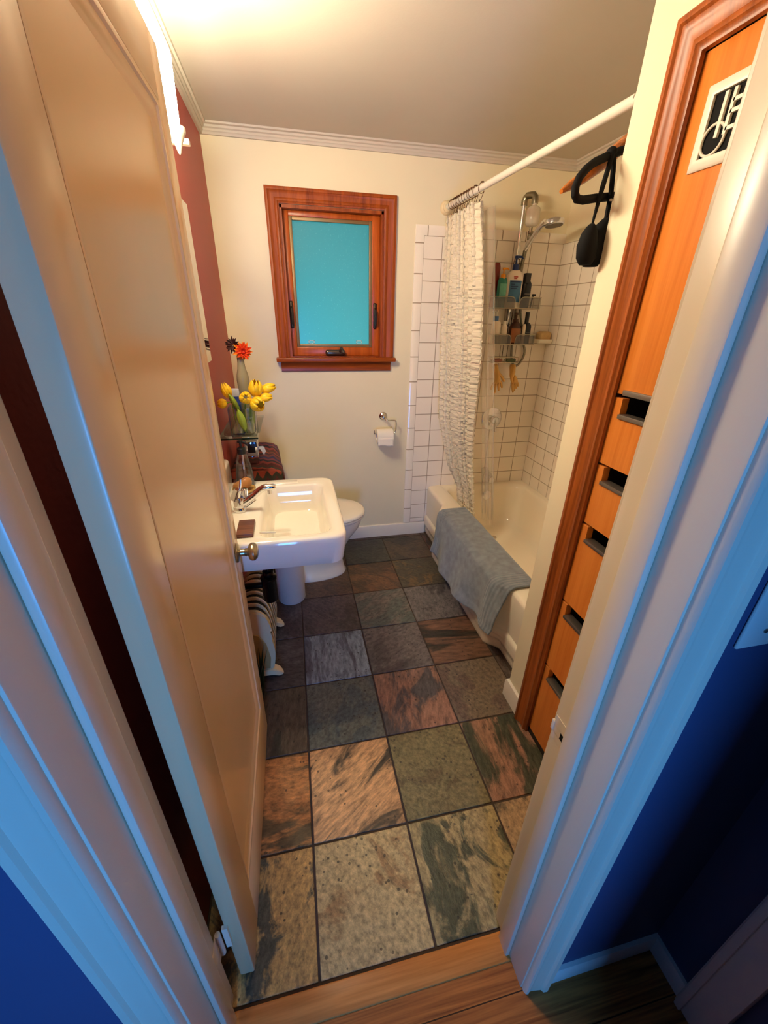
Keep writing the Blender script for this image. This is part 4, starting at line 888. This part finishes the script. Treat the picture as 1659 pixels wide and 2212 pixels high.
glove('right yellow rubber glove with closed fingers, hanging beside the hose loop',
      [((1.443, gy, 1.232), (.040, .016)), ((1.440, gy, 1.205), (.032, .015)), ((1.448, gy, 1.172), (.026, .014)), ((1.466, gy, 1.135), (.030, .013))],
      [[((1.458, gy, 1.105), (.009, .009)), ((1.462, gy-.006, 1.072), (.008, .008)), ((1.468, gy-.008, 1.050), (.006, .006))], [((1.470, gy, 1.100), (.009, .009)), ((1.476, gy-.008, 1.06), (.007, .007))],
       [((1.482, gy, 1.104), (.009, .009)), ((1.486, gy-.008, 1.075), (.007, .007))], [((1.494, gy, 1.110), (.009, .009)), ((1.498, gy-.006, 1.088), (.007, .007))]],
      [((1.438, gy-.012, 1.145), (.010, .010)), ((1.446, gy-.018, 1.112), (.008, .008))])
# ceramic dish with sponge
sd = thing('soap_dish', 'cream ceramic soap dish fixed to the tiles in the tub corner', 'soap dish', (1.65, YB-.008, 1.36))
m = MB(); m.loft([rrect(1.600, 1.704, 1.815, YB-.008, .012, 1.352), rrect(1.592, 1.704, 1.800, YB-.008, .015, 1.372), rrect(1.596, 1.702, 1.804, YB-.010, .014, 1.376), rrect(1.604, 1.696, 1.812, YB-.018, .012, 1.366)])
m.build('dish', M_tub, sd)
tag(MB().loft([rrect(1.612, 1.690, 1.818, 1.872, .018, 1.3662), rrect(1.606, 1.694, 1.814, 1.874, .02, 1.378), rrect(1.608, 1.694, 1.816, 1.874, .02, 1.412), rrect(1.622, 1.682, 1.826, 1.868, .016, 1.422)]).build('sponge', mat('tan_sponge', srgb(204, 168, 112), .9, var=.2, vscale=60, bump=.6, bscale=200)), 'tan bath sponge in the ceramic soap dish', 'sponge')

# ------------------------------------------------------------------ sink
sk = thing('sink', 'white rectangular wall hung sink beside the door', 'sink', (XL, .77, .70))
SX1, SY0, SY1 = .192, .480, 1.050
def so(z, k=0): return rrect(XL+.002, SX1-k, SY0+k, SY1-k, .050, z, 8)
def si(z, k=0, r=.04): return rrect(-.098+k, .140-k, .522+k, .972-k, r, z, 8)
m = MB(); m.loft([so(.708, .016), so(.712, .010), so(.790, 0), so(.812, 0), so(.819, .004), so(.822, .012), si(.8215, -.010, .05), si(.819, -.003), si(.812, .002), si(.76, .010), si(.715, .020), si(.700, .040, .05), si(.695, .085, .04)])
m.box(XL+.002, XL+.048, SY0+.004, SY1-.01, .80, .935, bev=.018, seg=4)
m.loft([rrect(-.10, .04, SY1-.066, SY1-.03, .006, .8225, 3), rrect(-.096, .036, SY1-.064, SY1-.032, .006, .8255, 3)])
m.build('basin', M_porc, sk, smooth=50)
m = MB(); m.lathe([(0, 0), (.021, 0), (.022, .003), (.014, .004), (0, .003)], (.02, .75, .6955)); m.build('drain', M_chrome, sk)
m = MB(); m.tube([(-.108, .72, .70), (-.108, .72, .53)], .014, 16); m.lathe([(0, 0), (.028, 0), (.031, .006), (.031, .10), (.033, .104), (.033, .112), (.022, .118), (0, .118)], (-.108, .72, .415)); m.tube([(-.108, .72, .49), (-.19, .72, .49), (XL, .72, .49)], .013, 14); m.lathe([(0, 0), (.020, 0), (.022, .004), (.022, .016), (0, .018)], (-.108, .72, .54))
m.build('bottle_trap', mat('dark_trap', srgb(46, 40, 34), .12, metal=.8), sk)
fa = thing('faucet', 'chrome single lever faucet on the sink deck', 'faucet', (-.178, .742, .822))
fy = .742
m = MB(); m.lathe([(0, 0), (.024, 0), (.025, .004), (.023, .016), (.021, .018), (.021, .024), (.020, .050), (.018, .056), (0, .056)], (-.180, fy, .8222)); m.build('body', M_chrome, fa)
m = MB(); m.tube([(-.192, fy, .868), (-.176, fy, .908)], [.020, .015], 20); m.lathe([(0, 0), (.013, 0), (.012, .03), (.008, .034), (0, .034)], (-.158, fy+.006, .875), (.1, 0, 1)); m.build('cartridge_head', M_chrome, fa)
m = MB(); m.tube([(-.175, fy, .902), (-.170, fy, .914), (-.164, fy+.006, .944)], [.008, .005, .0048], 12); m.build('lever', M_chrome, fa)
m = MB(); m.tube([(-.182, fy, .845), (-.160, fy, .855), (-.125, fy, .880), (-.098, fy, .902), (-.085, fy, .909), (-.050, fy, .909), (-.044, fy, .908)], [.015, .0145, .0135, .0125, .0125, .0125, .010], 16); m.lathe([(0, 0), (.009, 0), (.009, .016), (0, .018)], (-.066, fy, .884)); m.build('spout', M_chrome, fa)
m = MB(); m.tube([(-.162, fy-.008, .834), (-.118, fy, .862)], .0022, 8); m.ball((-.163, fy-.008, .838), .007, 12); m.build('drain_rod', M_chrome, fa)
zs = .8225
dsh = thing('soap_dish', 'round tan soap dish behind the faucet', 'soap dish', (-.182, .93, zs))
MB().lathe([(0, 0), (.034, 0), (.044, .006), (.047, .014), (.044, .015), (.034, .009), (0, .008)], (-.182, .93, zs), n=32).build('saucer', mat('tan_ceramic', srgb(186, 148, 84), .2), dsh)
tag(MB().loft([[(-.187+a*math.cos(t)*1.0, .930+b_*math.sin(t), zs+.012+z+.012*math.cos(t)*s_) for t in [k/24*2*PI for k in range(24)]] for a, b_, z, s_ in ((.020, .014, 0, .2), (.036, .024, .008, .5), (.040, .027, .020, .8), (.036, .024, .032, .9), (.020, .014, .040, .9))]).build('soap_bar', mat('brown_soap', srgb(178, 122, 70), .4, var=.12, vscale=40)), 'oval brown soap bar on the round dish by the faucet', 'soap')
pb = thing('soap_dispenser', 'clear tapered soap pump bottle with a black top behind the soap', 'soap dispenser', (-.182, 1.0, zs))
gl = mat('clear_plastic', (.96, .96, .97), .05, trans=1, var=0, ior=1.2)
px, pyy = -.182, 1.0
lat([(0, 0), (.034, 0), (.038, .006), (.036, .05), (.028, .10), (.020, .135), (.017, .142), (0, .142)], (px, pyy, zs), clear('thin_bottle', (.93, .91, .93), .3), 'bottle', pb)
lat([(0, 0), (.0335, 0), (.0345, .02), (.032, .055), (.030, .068), (0, .068)], (px, pyy, zs+.004), clear('violet_soap', (.66, .60, .68), .1), 'liquid', pb)
MB().tube([(px, pyy, zs+.012), (px+.002, pyy, zs+.142)], .004, 8).build('dip_tube', mat('tube_white', srgb(220, 216, 214), .4), pb)
m = MB(); m.lathe([(0, 0), (.018, 0), (.018, .022), (.012, .026), (.005, .027), (.005, .046), (.012, .047), (.012, .055), (0, .056)], (px, pyy, zs+.142)); m.tube([(px, pyy, zs+.192), (px+.022, pyy-.010, zs+.188), (px+.030, pyy-.013, zs+.178)], [.006, .005, .004], 8); m.build('pump', M_black, pb)
tag(B(-.172, -.118, .524, .632, zs, zs+.014, bev=.002).build('wooden_tray', wood('walnut', srgb(76, 44, 34), srgb(126, 80, 62), 'x', rough=.4, fig=2)), 'small brown wood tray on the near sink deck by the knob', 'tray')
tag(MB().tube([(-.098, .545, zs+.004), (-.045, .537, zs+.004)], [.0035, .003], 8).build('cream_stick', mat('ivory_stick', srgb(232, 214, 176), .3)), 'thin cream stick lying on the near sink edge', 'stick')

# ------------------------------------------------------------------ toilet
tl = thing('toilet', 'white toilet with closed lid between sink and back wall', 'toilet', (.05, 1.50, 0))
TYc = 1.50
def egg(x0, x1, hw, z, n=36):
    P = []
    for i in range(n):
        t = 2*PI*i/n; c_, s_ = math.cos(t), math.sin(t)
        xm = x0+(x1-x0)*.46
        P.append((xm+(x1-xm if c_ > 0 else xm-x0)*c_, TYc+hw*(abs(s_)**.9)*(1 if s_ >= 0 else -1), z))
    return P
m = MB(); m.loft([egg(-.13, .292, .112, 0), egg(-.13, .296, .114, .012), egg(-.13, .285, .104, .03), egg(-.12, .276, .098, .10), egg(-.11, .290, .108, .18), egg(-.09, .335, .140, .26), egg(-.08, .385, .168, .33), egg(-.08, .400, .174, .375), egg(-.08, .398, .172, .392), egg(-.06, .37, .15, .394)])
m.build('bowl', M_porc, tl, smooth=60)
m = MB(); m.loft([egg(-.06, .412, .180, .396), egg(-.062, .418, .184, .402), egg(-.062, .418, .184, .412), egg(-.06, .410, .178, .414)]); m.build('seat', M_porc, tl, smooth=60)
m = MB(); m.loft([egg(-.06, .410, .178, .416), egg(-.062, .419, .184, .419), egg(-.062, .418, .184, .432), egg(-.055, .405, .172, .439), egg(-.02, .34, .12, .443)]); m.build('lid', M_porc, tl, smooth=60)
m = MB(); m.box(XL+.004, -.100, 1.285, 1.715, .39, .745, bev=.02, seg=3); m.box(XL+.003, -.092, 1.277, 1.723, .745, .782, bev=.01, seg=3); m.box(XL+.02, -.05, 1.40, 1.60, .2, .41, bev=.02)
m.build('tank', M_porc, tl)
# woven cloth over the tank
def cloth(u, v):   # u along y (0 near .. 1 far), v from wall over the top and down the front
    y = lerp(1.262, 1.735, u)
    xe = lerp(-.034, -.070, sst(0, 1, u))
    P = [(XL+.012, .792), (-.20, .797), (-.14, .797), (xe-.03, .790), (xe-.008, .774), (xe, .745), (xe+.003, .66), (xe+.002, .60)]
    L = [0]
    for p, q in zip(P, P[1:]): L.append(L[-1]+math.dist(p, q))
    d = v*L[-1]; i = max(k for k in range(len(L)-1) if L[k] <= d+1e-9); f = (d-L[i])/(L[i+1]-L[i])
    x, z = lerp(P[i][0], P[i+1][0], f), lerp(P[i][1], P[i+1][1], f)
    x += .006*math.sin(u*14)*sst(.6, 1, v); z += .002*math.sin(u*20+v*9)
    return Vector((x, y, z))
o = MB().grid(cloth, 50, 50).build('woven_cloth', zigzag('zigzag_weave'), smooth=70, solid=.006, off=1)
m2_ = MB()
def flap(u, v):
    x = lerp(XL+.012, -.040, u); dpt = .03+.08*sst(.2, 1, u)
    return Vector((x+.018*v*u, 1.262-.018*math.sin(v*PI/2), .7925-.010*sst(.85, 1, u)-v*dpt))
fo = m2_.grid(flap, 30, 14).build('hanging_flap', MATS.get('x') or o.data.materials[0], None, smooth=70, solid=.006, off=0); fo.parent = o
tag(o, 'zigzag woven dark cloth draped over the toilet tank', 'cloth')
tb = thing('tissue_box', 'chrome tissue box on the cloth covered toilet tank', 'tissue box', (-.19, 1.38, .80))
m = MB(); m.box(-.250, -.148, 1.335, 1.435, .8035, .918, bev=.004); m.build('box', mat('mirror_chrome', (.7, .72, .78), .04, metal=1, var=0), tb)
B(-.196, -.160, 1.3335, 1.3355, .862, .908, bev=.0006).build('opening', M_black, tb)
m = MB(); m.grid(lambda u, v: Vector((-.150+.030*v+.006*math.sin(u*9), 1.345+.05*u, .885-.035*abs(u-.4)+.012*math.sin(v*5+u*8)-.012*v)), 10, 10); m.build('tissue', mat('tissue_paper', srgb(236, 236, 238), .9), tb, solid=.001)

# ------------------------------------------------------------------ glass shelf and flowers
ZS = 1.0
shf = thing('glass_shelf', 'narrow clear glass shelf on the red wall above the toilet', 'shelf', (XL, 1.35, ZS-.01))
def glassy(name, tint):
    return clear(name, tint, .35)
B(XL+.004, -.118, 1.110, 1.56, ZS-.008, ZS, bev=.001).build('glass', glassy('shelf_glass', (.88, .95, .92)), shf)
B(XL+.005, -.119, 1.1085, 1.1105, ZS-.0075, ZS-.0005).build('edge', mat('green_glass_edge', srgb(18, 34, 26), .1, var=.05), shf, smooth=0)
for yy in (1.18, 1.50):
    MB().tube([(XL, yy, ZS-.018), (-.20, yy, ZS-.018)], .007, 10).build('bracket', M_chrome, shf)
vs = thing('cube_vase', 'square clear glass vase of yellow tulips on the shelf', 'vase', (-.178, 1.19, ZS))
vx0, vx1, vy0, vy1, vz0, vz1 = -.234, -.124, 1.128, 1.238, ZS+.0005, ZS+.122
gm = glassy('vase_glass', (.90, .94, .92))
m = MB(); m.loft([rrect(vx0+.002, vx1-.002, vy0+.002, vy1-.002, .012, vz0, 4), rrect(vx0, vx1, vy0, vy1, .012, vz0+.004, 4), rrect(vx0-.001, vx1+.001, vy0-.001, vy1+.001, .012, vz1, 4), rrect(vx0+.004, vx1-.004, vy0+.004, vy1-.004, .010, vz1, 4), rrect(vx0+.005, vx1-.005, vy0+.005, vy1-.005, .010, vz0+.014, 4)]); m.build('glass', gm, vs)
m = MB(); m.loft([rrect(vx0+.006, vx1-.006, vy0+.006, vy1-.006, .010, vz0+.015, 4), rrect(vx0+.006, vx1-.006, vy0+.006, vy1-.006, .010, vz0+.070, 4)]); m.build('water', glassy('vase_water', (.80, .88, .74)), vs)
M_yel = mat('tulip_petal', srgb(244, 196, 14), .45, var=.12, vscale=50, sheen=.1); M_stem = mat('tulip_stem', srgb(122, 150, 40), .5, var=.15, vscale=40)
def tulip(label, p, ax, L, W_, foot, leaf=None, op=.91):
    p = Vector(p); ax = Vector(ax).normalized(); t = thing('tulip', label, 'flower', foot, 'yellow tulips in the cube vase')
    q = ax.to_track_quat('Z', 'Y'); base = p-ax*L*.5
    m = MB()
    for k in range(6):
        a0 = k*PI/3+.2; rr = W_*.5*(1 if k % 2 else .90)
        def pet(u, v, a0=a0, rr=rr):
            a = a0+(u-.5)*1.5*(math.sin(min(v, .97)*PI)**.5*.8+.2)
            r = rr*(.15+.95*math.sin((v*op+.06)*PI)**.75); r += .0015*math.cos((u-.5)*PI)
            z = L*(v-.12*(abs(u-.5)*2)**2*v)
            return base+q @ Vector((r*math.cos(a), r*math.sin(a), z))
        m.grid(pet, 8, 10)
    m.build('blossom', M_yel, t, smooth=80, solid=.0008)
    f = Vector(foot); mid = base.lerp(f, .5); mid = Vector((lerp(mid.x, f.x, .3), lerp(mid.y, f.y, .3), mid.z+.012))
    MB().tube(smooth_path([base+ax*.004, base-ax*.02, mid, f], 5), .0032, 8).build('stem', M_stem, t)
    if leaf:
        A, Bp, w = Vector(leaf[0]), Vector(leaf[1]), leaf[2]
        m = MB(); side = (Bp-A).cross(Vector((0, 1, .2))).normalized()
        m.grid(lambda u, v: A.lerp(Bp, v)+side*w*(u-.5)*math.sin(min(1, v*1.0+.05)*PI)**.7+Vector((0, -.012*math.sin(v*PI)+.006*(abs(u-.5)*2), .01*math.sin(v*PI))), 6, 14)
        m.build('leaf', mat('tulip_leaf', srgb(146, 168, 52), .45, var=.2, vscale=30), t, smooth=80, solid=.0008)
ft = lambda x, y: (x, y, vz0+.017)
tulip('yellow tulip standing upright at the left of the vase', (-.231, 1.165, 1.195), (-.30, .0, 1), .064, .038, ft(-.19, 1.19), ((-.186, 1.155, 1.10), (-.222, 1.14, 1.185), .022))
tulip('yellow tulip drooping lowest at the left by the door edge', (-.254, 1.15, 1.142), (-1, -.1, -.05), .042, .036, ft(-.20, 1.17))
tulip('yellow tulip facing the camera in the middle of the bunch', (-.153, 1.135, 1.167), (.15, -1, .35), .046, .046, ft(-.17, 1.16), ((-.17, 1.13, 1.02), (-.19, 1.118, 1.125), .034))
tulip('tallest open yellow tulip at the top of the bunch', (-.111, 1.17, 1.200), (.15, -.2, 1), .070, .054, ft(-.15, 1.20), op=.84)
tulip('yellow tulip pointing right, uppermost of the right side', (-.058, 1.19, 1.196), (1, .1, .28), .068, .036, ft(-.15, 1.18))
tulip('yellow tulip pointing right, below the uppermost right one', (-.074, 1.17, 1.160), (1, -.05, .12), .064, .034, ft(-.14, 1.17), ((-.14, 1.14, 1.02), (-.13, 1.15, 1.15), .026))
tulip('open yellow tulip lowest in the bunch, over the vase rim', (-.108, 1.14, 1.138), (.55, -.75, -.05), .060, .058, ft(-.15, 1.15), op=.84)
bv = thing('bud_vase', 'tall slender sage green vase holding paper flowers', 'vase', (-.183, 1.40, ZS))
lat([(0, 0), (.022, 0), (.024, .01), (.022, .06), (.0215, .11), (.026, .16), (.029, .20), (.027, .225), (.019, .255), (.0155, .28), (.0152, .305), (.017, .312), (.013, .312), (.012, .28), (0, .27)], (-.183, 1.40, ZS+.0005), mat('sage_glaze', srgb(146, 136, 108), .2, var=.05), 'body', bv)
def paperflower(name, label, c, ax, R_, cols, layers, foot, npet=12):
    c = Vector(c); q = Vector(ax).normalized().to_track_quat('Z', 'Y'); t = thing(name, label, 'flower', foot, 'paper flowers in the tall vase')
    for li_, (ra_, lift, k, cc) in enumerate(layers):
        m = MB()
        for i in range(k):
            a = 2*PI*i/k+li_*.3+random.uniform(-.1, .1); l = R_*ra_*random.uniform(.85, 1.1); lf = lift+random.uniform(-.12, .12); w = R_*.30
            d = Vector((math.cos(a), math.sin(a), 0)); s_ = Vector((-math.sin(a), math.cos(a), 0)); up = Vector((0, 0, 1))
            def P(r, sd, dz): return c+q @ (d*r*math.cos(lf)+up*(r*math.sin(lf)+dz)+s_*sd)
            a0, a1, b0, b1, tip, mid = P(.003, -.002, 0), P(.003, .002, 0), P(l*.62, -w*.55, .004), P(l*.62, w*.55, .004), P(l, 0, 0), P(l*.6, 0, -.004)
            V = m.ring([a0, a1, b1, tip, b0, mid])
            for f in ((0, 1, 5), (1, 2, 5), (2, 3, 5), (3, 4, 5), (4, 0, 5)): m.bm.faces.new([V[x] for x in f])
        m.build('petals', cc, t, smooth=0, solid=.0006)
    MB().tube([c, c.lerp(Vector(foot), .5), foot], .002, 6).build('stem', M_stem, t)
O1, O2, O3 = mat('orange_paper', srgb(226, 70, 16), .7, var=.2, vscale=50), mat('amber_paper', srgb(240, 140, 30), .7, var=.2, vscale=50), mat('red_paper', srgb(196, 40, 14), .7, var=.2, vscale=50)
paperflower('paper_flower', 'large orange paper flower in the tall vase', (-.165, 1.385, 1.333), (.1, -1, .25), .046, None, [(1.0, -.05, 13, O2), (.92, .28, 12, O1), (.72, .6, 11, O1), (.45, .95, 9, O3)], (-.181, 1.40, 1.285))
Dk = mat('maroon_paper', srgb(62, 24, 22), .7, var=.25, vscale=50)
paperflower('paper_flower', 'dark maroon paper flower behind the orange one', (-.208, 1.415, 1.355), (-.5, -.75, .3), .042, None, [(1.0, .15, 11, Dk), (.9, .5, 9, Dk)], (-.185, 1.40, 1.285))
bx = thing('carton', 'blue and white carton behind the tulips on the shelf', 'carton', (-.226, 1.42, ZS))
B(-.246, -.208, 1.395, 1.43, ZS+.0005, ZS+.128, bev=.001).build('box', mat('blue_print', srgb(34, 54, 128), .4, var=.45, vscale=45), bx)
B(-.2465, -.2075, 1.3945, 1.4305, ZS+.128, ZS+.162, bev=.001).build('lid', mat('pale_card', srgb(196, 200, 212), .5), bx)

# ------------------------------------------------------------------ toilet paper
tp = thing('toilet_paper_holder', 'chrome toilet paper holder on the back wall', 'paper holder', (.613, YB, .90))
MB().lathe([(0, 0), (.026, 0), (.027, .004), (.022, .010), (.012, .014), (.010, .05), (0, .052)], (.613, YB, .900), (0, -1, 0)).build('rosette', M_chrome, tp)
ty = YB-.060
MB().tube(smooth_path([(.613, YB-.02, .899), (.622, ty, .886), (.645, ty, .884), (.676, ty, .883), (.686, ty, .875), (.688, ty, .850), (.686, ty, .815), (.680, ty, .802), (.665, ty, .800), (.60, ty, .800), (.548, ty, .800), (.544, ty, .806), (.543, ty, .822)], 4), .0048, 10).build('arm', M_chrome, tp)
rl = thing('toilet_paper_roll', 'white toilet paper roll on the chrome holder', 'toilet paper', (.61, ty, .78))
Mtp = mat('tissue_roll', srgb(238, 232, 220), .95, bump=.2, bscale=200)
rc_ = Vector((.558, ty, .781)); m = MB()
n = 32
def rng(x, r): return [(x, ty+r*math.cos(2*PI*i/n), rc_.z+r*math.sin(2*PI*i/n)) for i in range(n)]
m.loft([rng(.558, .0245), rng(.558, .046), rng(.560, .048), rng(.662, .048), rng(.664, .046), rng(.664, .0245), rng(.558, .0245)], cap0=False, cap1=False); m.build('roll', Mtp, rl)
MB().grid(lambda u, v: Vector((lerp(.560, .662, u), ty-.0485-.002*v, .781-v*.052+.004*math.sin(u*6)*v)), 12, 6).build('loose_sheet', Mtp, rl, solid=.0008)

# ------------------------------------------------------------------ radiator, wastebasket, plant
rad = thing('oil_radiator', 'cream oil filled radiator with black gaps under the sink', 'radiator', (-.197, .87, 0))
Mrad = mat('radiator_enamel', srgb(226, 206, 162), .22, var=.02)
def finpoly(hw, h, z0=.045, n=10):
    P = [(-hw*.78, z0), (hw*.78, z0)]
    P += [(hw*(.86+.14*math.sin(k/8*PI)), lerp(z0+.02, h*.62, k/8)) for k in range(9)]
    for i in range(1, n*2):
        t = i/(n*2)*PI; P.append((hw*.97*math.copysign(abs(math.cos(t))**.8, math.cos(t)), h*.62+(h-h*.62)*math.sin(t)**.9))
    P += [(-hw*(.86+.14*math.sin(k/8*PI)), lerp(h*.62, z0+.02, k/8)) for k in range(9)]
    return [(-.197+a, b) for a, b in P]
m = MB(); m.prism(finpoly(.080, .378), 'y', .690, .716); bmesh.ops.bevel(m.bm, geom=[e for e in m.bm.edges if abs(e.verts[0].co.y-e.verts[1].co.y) < 1e-6], offset=.006, segments=2, affect='EDGES')
ep = m.build('end_panel', Mrad, rad)
m = MB(); m.prism([(-.272, .06), (-.145, .06), (-.138, .12), (-.150, .20), (-.175, .255), (-.21, .27), (-.272, .26)], 'y', .683, .6905); bmesh.ops.bevel(m.bm, geom=m.bm.edges[:], offset=.002, segments=1, affect='EDGES'); cc_ = m.build('control_cover', mat('radiator_tan', srgb(176, 146, 92), .3), rad)
for i in range(7):
    y = .740+i*.0435
    m = MB(); m.prism(finpoly(.079, .385), 'y', y, y+.009); bmesh.ops.bevel(m.bm, geom=[e for e in m.bm.edges if abs(e.verts[0].co.y-e.verts[1].co.y) < 1e-6], offset=.003, segments=2, affect='EDGES')
    m.build('fin', Mrad, rad)
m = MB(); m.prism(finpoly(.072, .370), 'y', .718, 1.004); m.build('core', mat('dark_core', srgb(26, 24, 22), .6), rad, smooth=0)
for y in (.705, 1.03):
    m = MB(); m.loft([[(-.285+a*1.0, y+b_, z) for a, b_, z in q] for q in ([(0, -.022, .02), (0, .022, .02), (0, .018, .045), (0, -.018, .045)], [(.15, -.026, .02), (.15, .026, .02), (.15, .02, .048), (.15, -.02, .048)], [(.175, -.022, .006), (.175, .022, .006), (.176, .018, .034), (.176, -.018, .034)], [(.192, -.010, .001), (.192, .010, .001), (.192, .008, .012), (.192, -.008, .012)])])
    bmesh.ops.bevel(m.bm, geom=m.bm.edges[:], offset=.003, segments=2, affect='EDGES'); m.build('foot', Mrad, rad)
wb = thing('wastebasket', 'white round wastebasket behind the radiator under the sink', 'wastebasket', (-.050, 1.245, 0))
m = MB(); m.lathe([(0, 0), (.073, 0), (.077, .006), (.078, .26), (.080, .268), (.076, .270), (.073, .264), (.072, .02), (0, .016)], (-.050, 1.262, 0), n=40); m.build('bin', mat('bin_plastic', srgb(222, 214, 206), .45), wb)
pl = thing('artificial_plant', 'dark green leafy plant low on the floor beside the radiator', 'plant', (-.205, .60, 0))
Mg = mat('dark_leaf', srgb(30, 56, 24), .5, var=.4, vscale=60)
m = MB()
for i in range(46):
    bx_, by_ = -.205+random.uniform(-.03, .03), .61+random.uniform(-.03, .03); a = random.uniform(0, 2*PI); h = random.uniform(.10, .24); l = random.uniform(.01, .055)
    p0 = Vector((bx_, by_, .0)); p2 = Vector((bx_+math.cos(a)*l, by_+math.sin(a)*l, h)); s_ = Vector((-math.sin(a), math.cos(a), 0))*.005
    m.grid(lambda u, v: p0.lerp(p2, v)+s_*(u-.5)*2*math.sin((v*.9+.08)*PI)+Vector((0, 0, .015*math.sin(v*PI))), 2, 6)
m.build('foliage', Mg, pl, smooth=80, solid=.0008)
MB().lathe([(0, 0), (.030, 0), (.036, .05), (.034, .055), (0, .05)], (-.205, .61, 0)).build('pot', mat('dark_pot', srgb(40, 36, 30), .6), pl)

# ------------------------------------------------------------------ light switch in the hall
sw = thing('light_switch', 'white light switch plate on the navy hall wall', 'light switch', (.655, YH-.012, 1.16))
y = YH-.012
B(.600, .718, y-.005, y, 1.098, 1.214, bev=.003).build('plate', M_white, sw)
for cx in (.636, .682):
    B(cx-.005, cx+.005, y-.018, y-.004, 1.150, 1.166, bev=.002).build('toggle', M_white, sw)
for cx in (.636, .682):
    for cz in (1.126, 1.186): MB().lathe([(0, 0), (.0035, 0), (.003, .0015), (0, .0016)], (cx, y-.005, cz), (0, -1, 0), n=12).build('screw', M_steel, sw)

# ------------------------------------------------------------------ lights, world, camera
w = bpy.data.worlds.new('daylight'); S.world = w; w.use_nodes = True
bg = w.node_tree.nodes['Background']; bg.inputs[0].default_value = (.55, .98, 1.02, 1); bg.inputs[1].default_value = 1.4
li = bpy.data.lights.new('hall_window_daylight', 'AREA'); li.shape = 'RECTANGLE'; li.size = hx1-hx0; li.size_y = hz1-hz0; li.energy = 26; li.color = (.055, .32, 1.0)
lo = bpy.data.objects.new('hall_window_daylight', li); COL.objects.link(lo); lo.location = ((hx0+hx1)/2, -2.07, (hz0+hz1)/2); lo.rotation_euler = (PI/2, 0, 0)

f_px, yaw, pit, roll = 868.62, .21991, -.45272, -.01974
cy, sy, cp, sp2 = math.cos(yaw), math.sin(yaw), math.cos(pit), math.sin(pit)
fw = Vector((sy*cp, cy*cp, sp2)); rt = Vector((cy, -sy, 0)); dn = fw.cross(rt)
c_, s_ = math.cos(roll), math.sin(roll)
right = rt*c_+dn*s_; down = -rt*s_+dn*c_
cd = bpy.data.cameras.new('camera'); cam = bpy.data.objects.new('camera', cd); COL.objects.link(cam)
cd.sensor_fit = 'HORIZONTAL'; cd.sensor_width = 36; cd.lens = f_px/1659*36; cd.clip_start = .02
Mx = Matrix((right, -down, -fw)).transposed().to_4x4(); Mx.translation = Vector((.0511, -.70456, 1.49002)); cam.matrix_world = Mx
S.camera = cam
S.view_settings.view_transform = 'Standard'; S.view_settings.look = 'None'; S.view_settings.exposure = .17; S.view_settings.gamma = 1
try: S.view_settings.use_curve_mapping = False
except Exception: pass
S.cycles.use_denoising = True
S.cycles.max_bounces = 14; S.cycles.diffuse_bounces = 8; S.cycles.transparent_max_bounces = 16
S.cycles.sample_clamp_indirect = 6
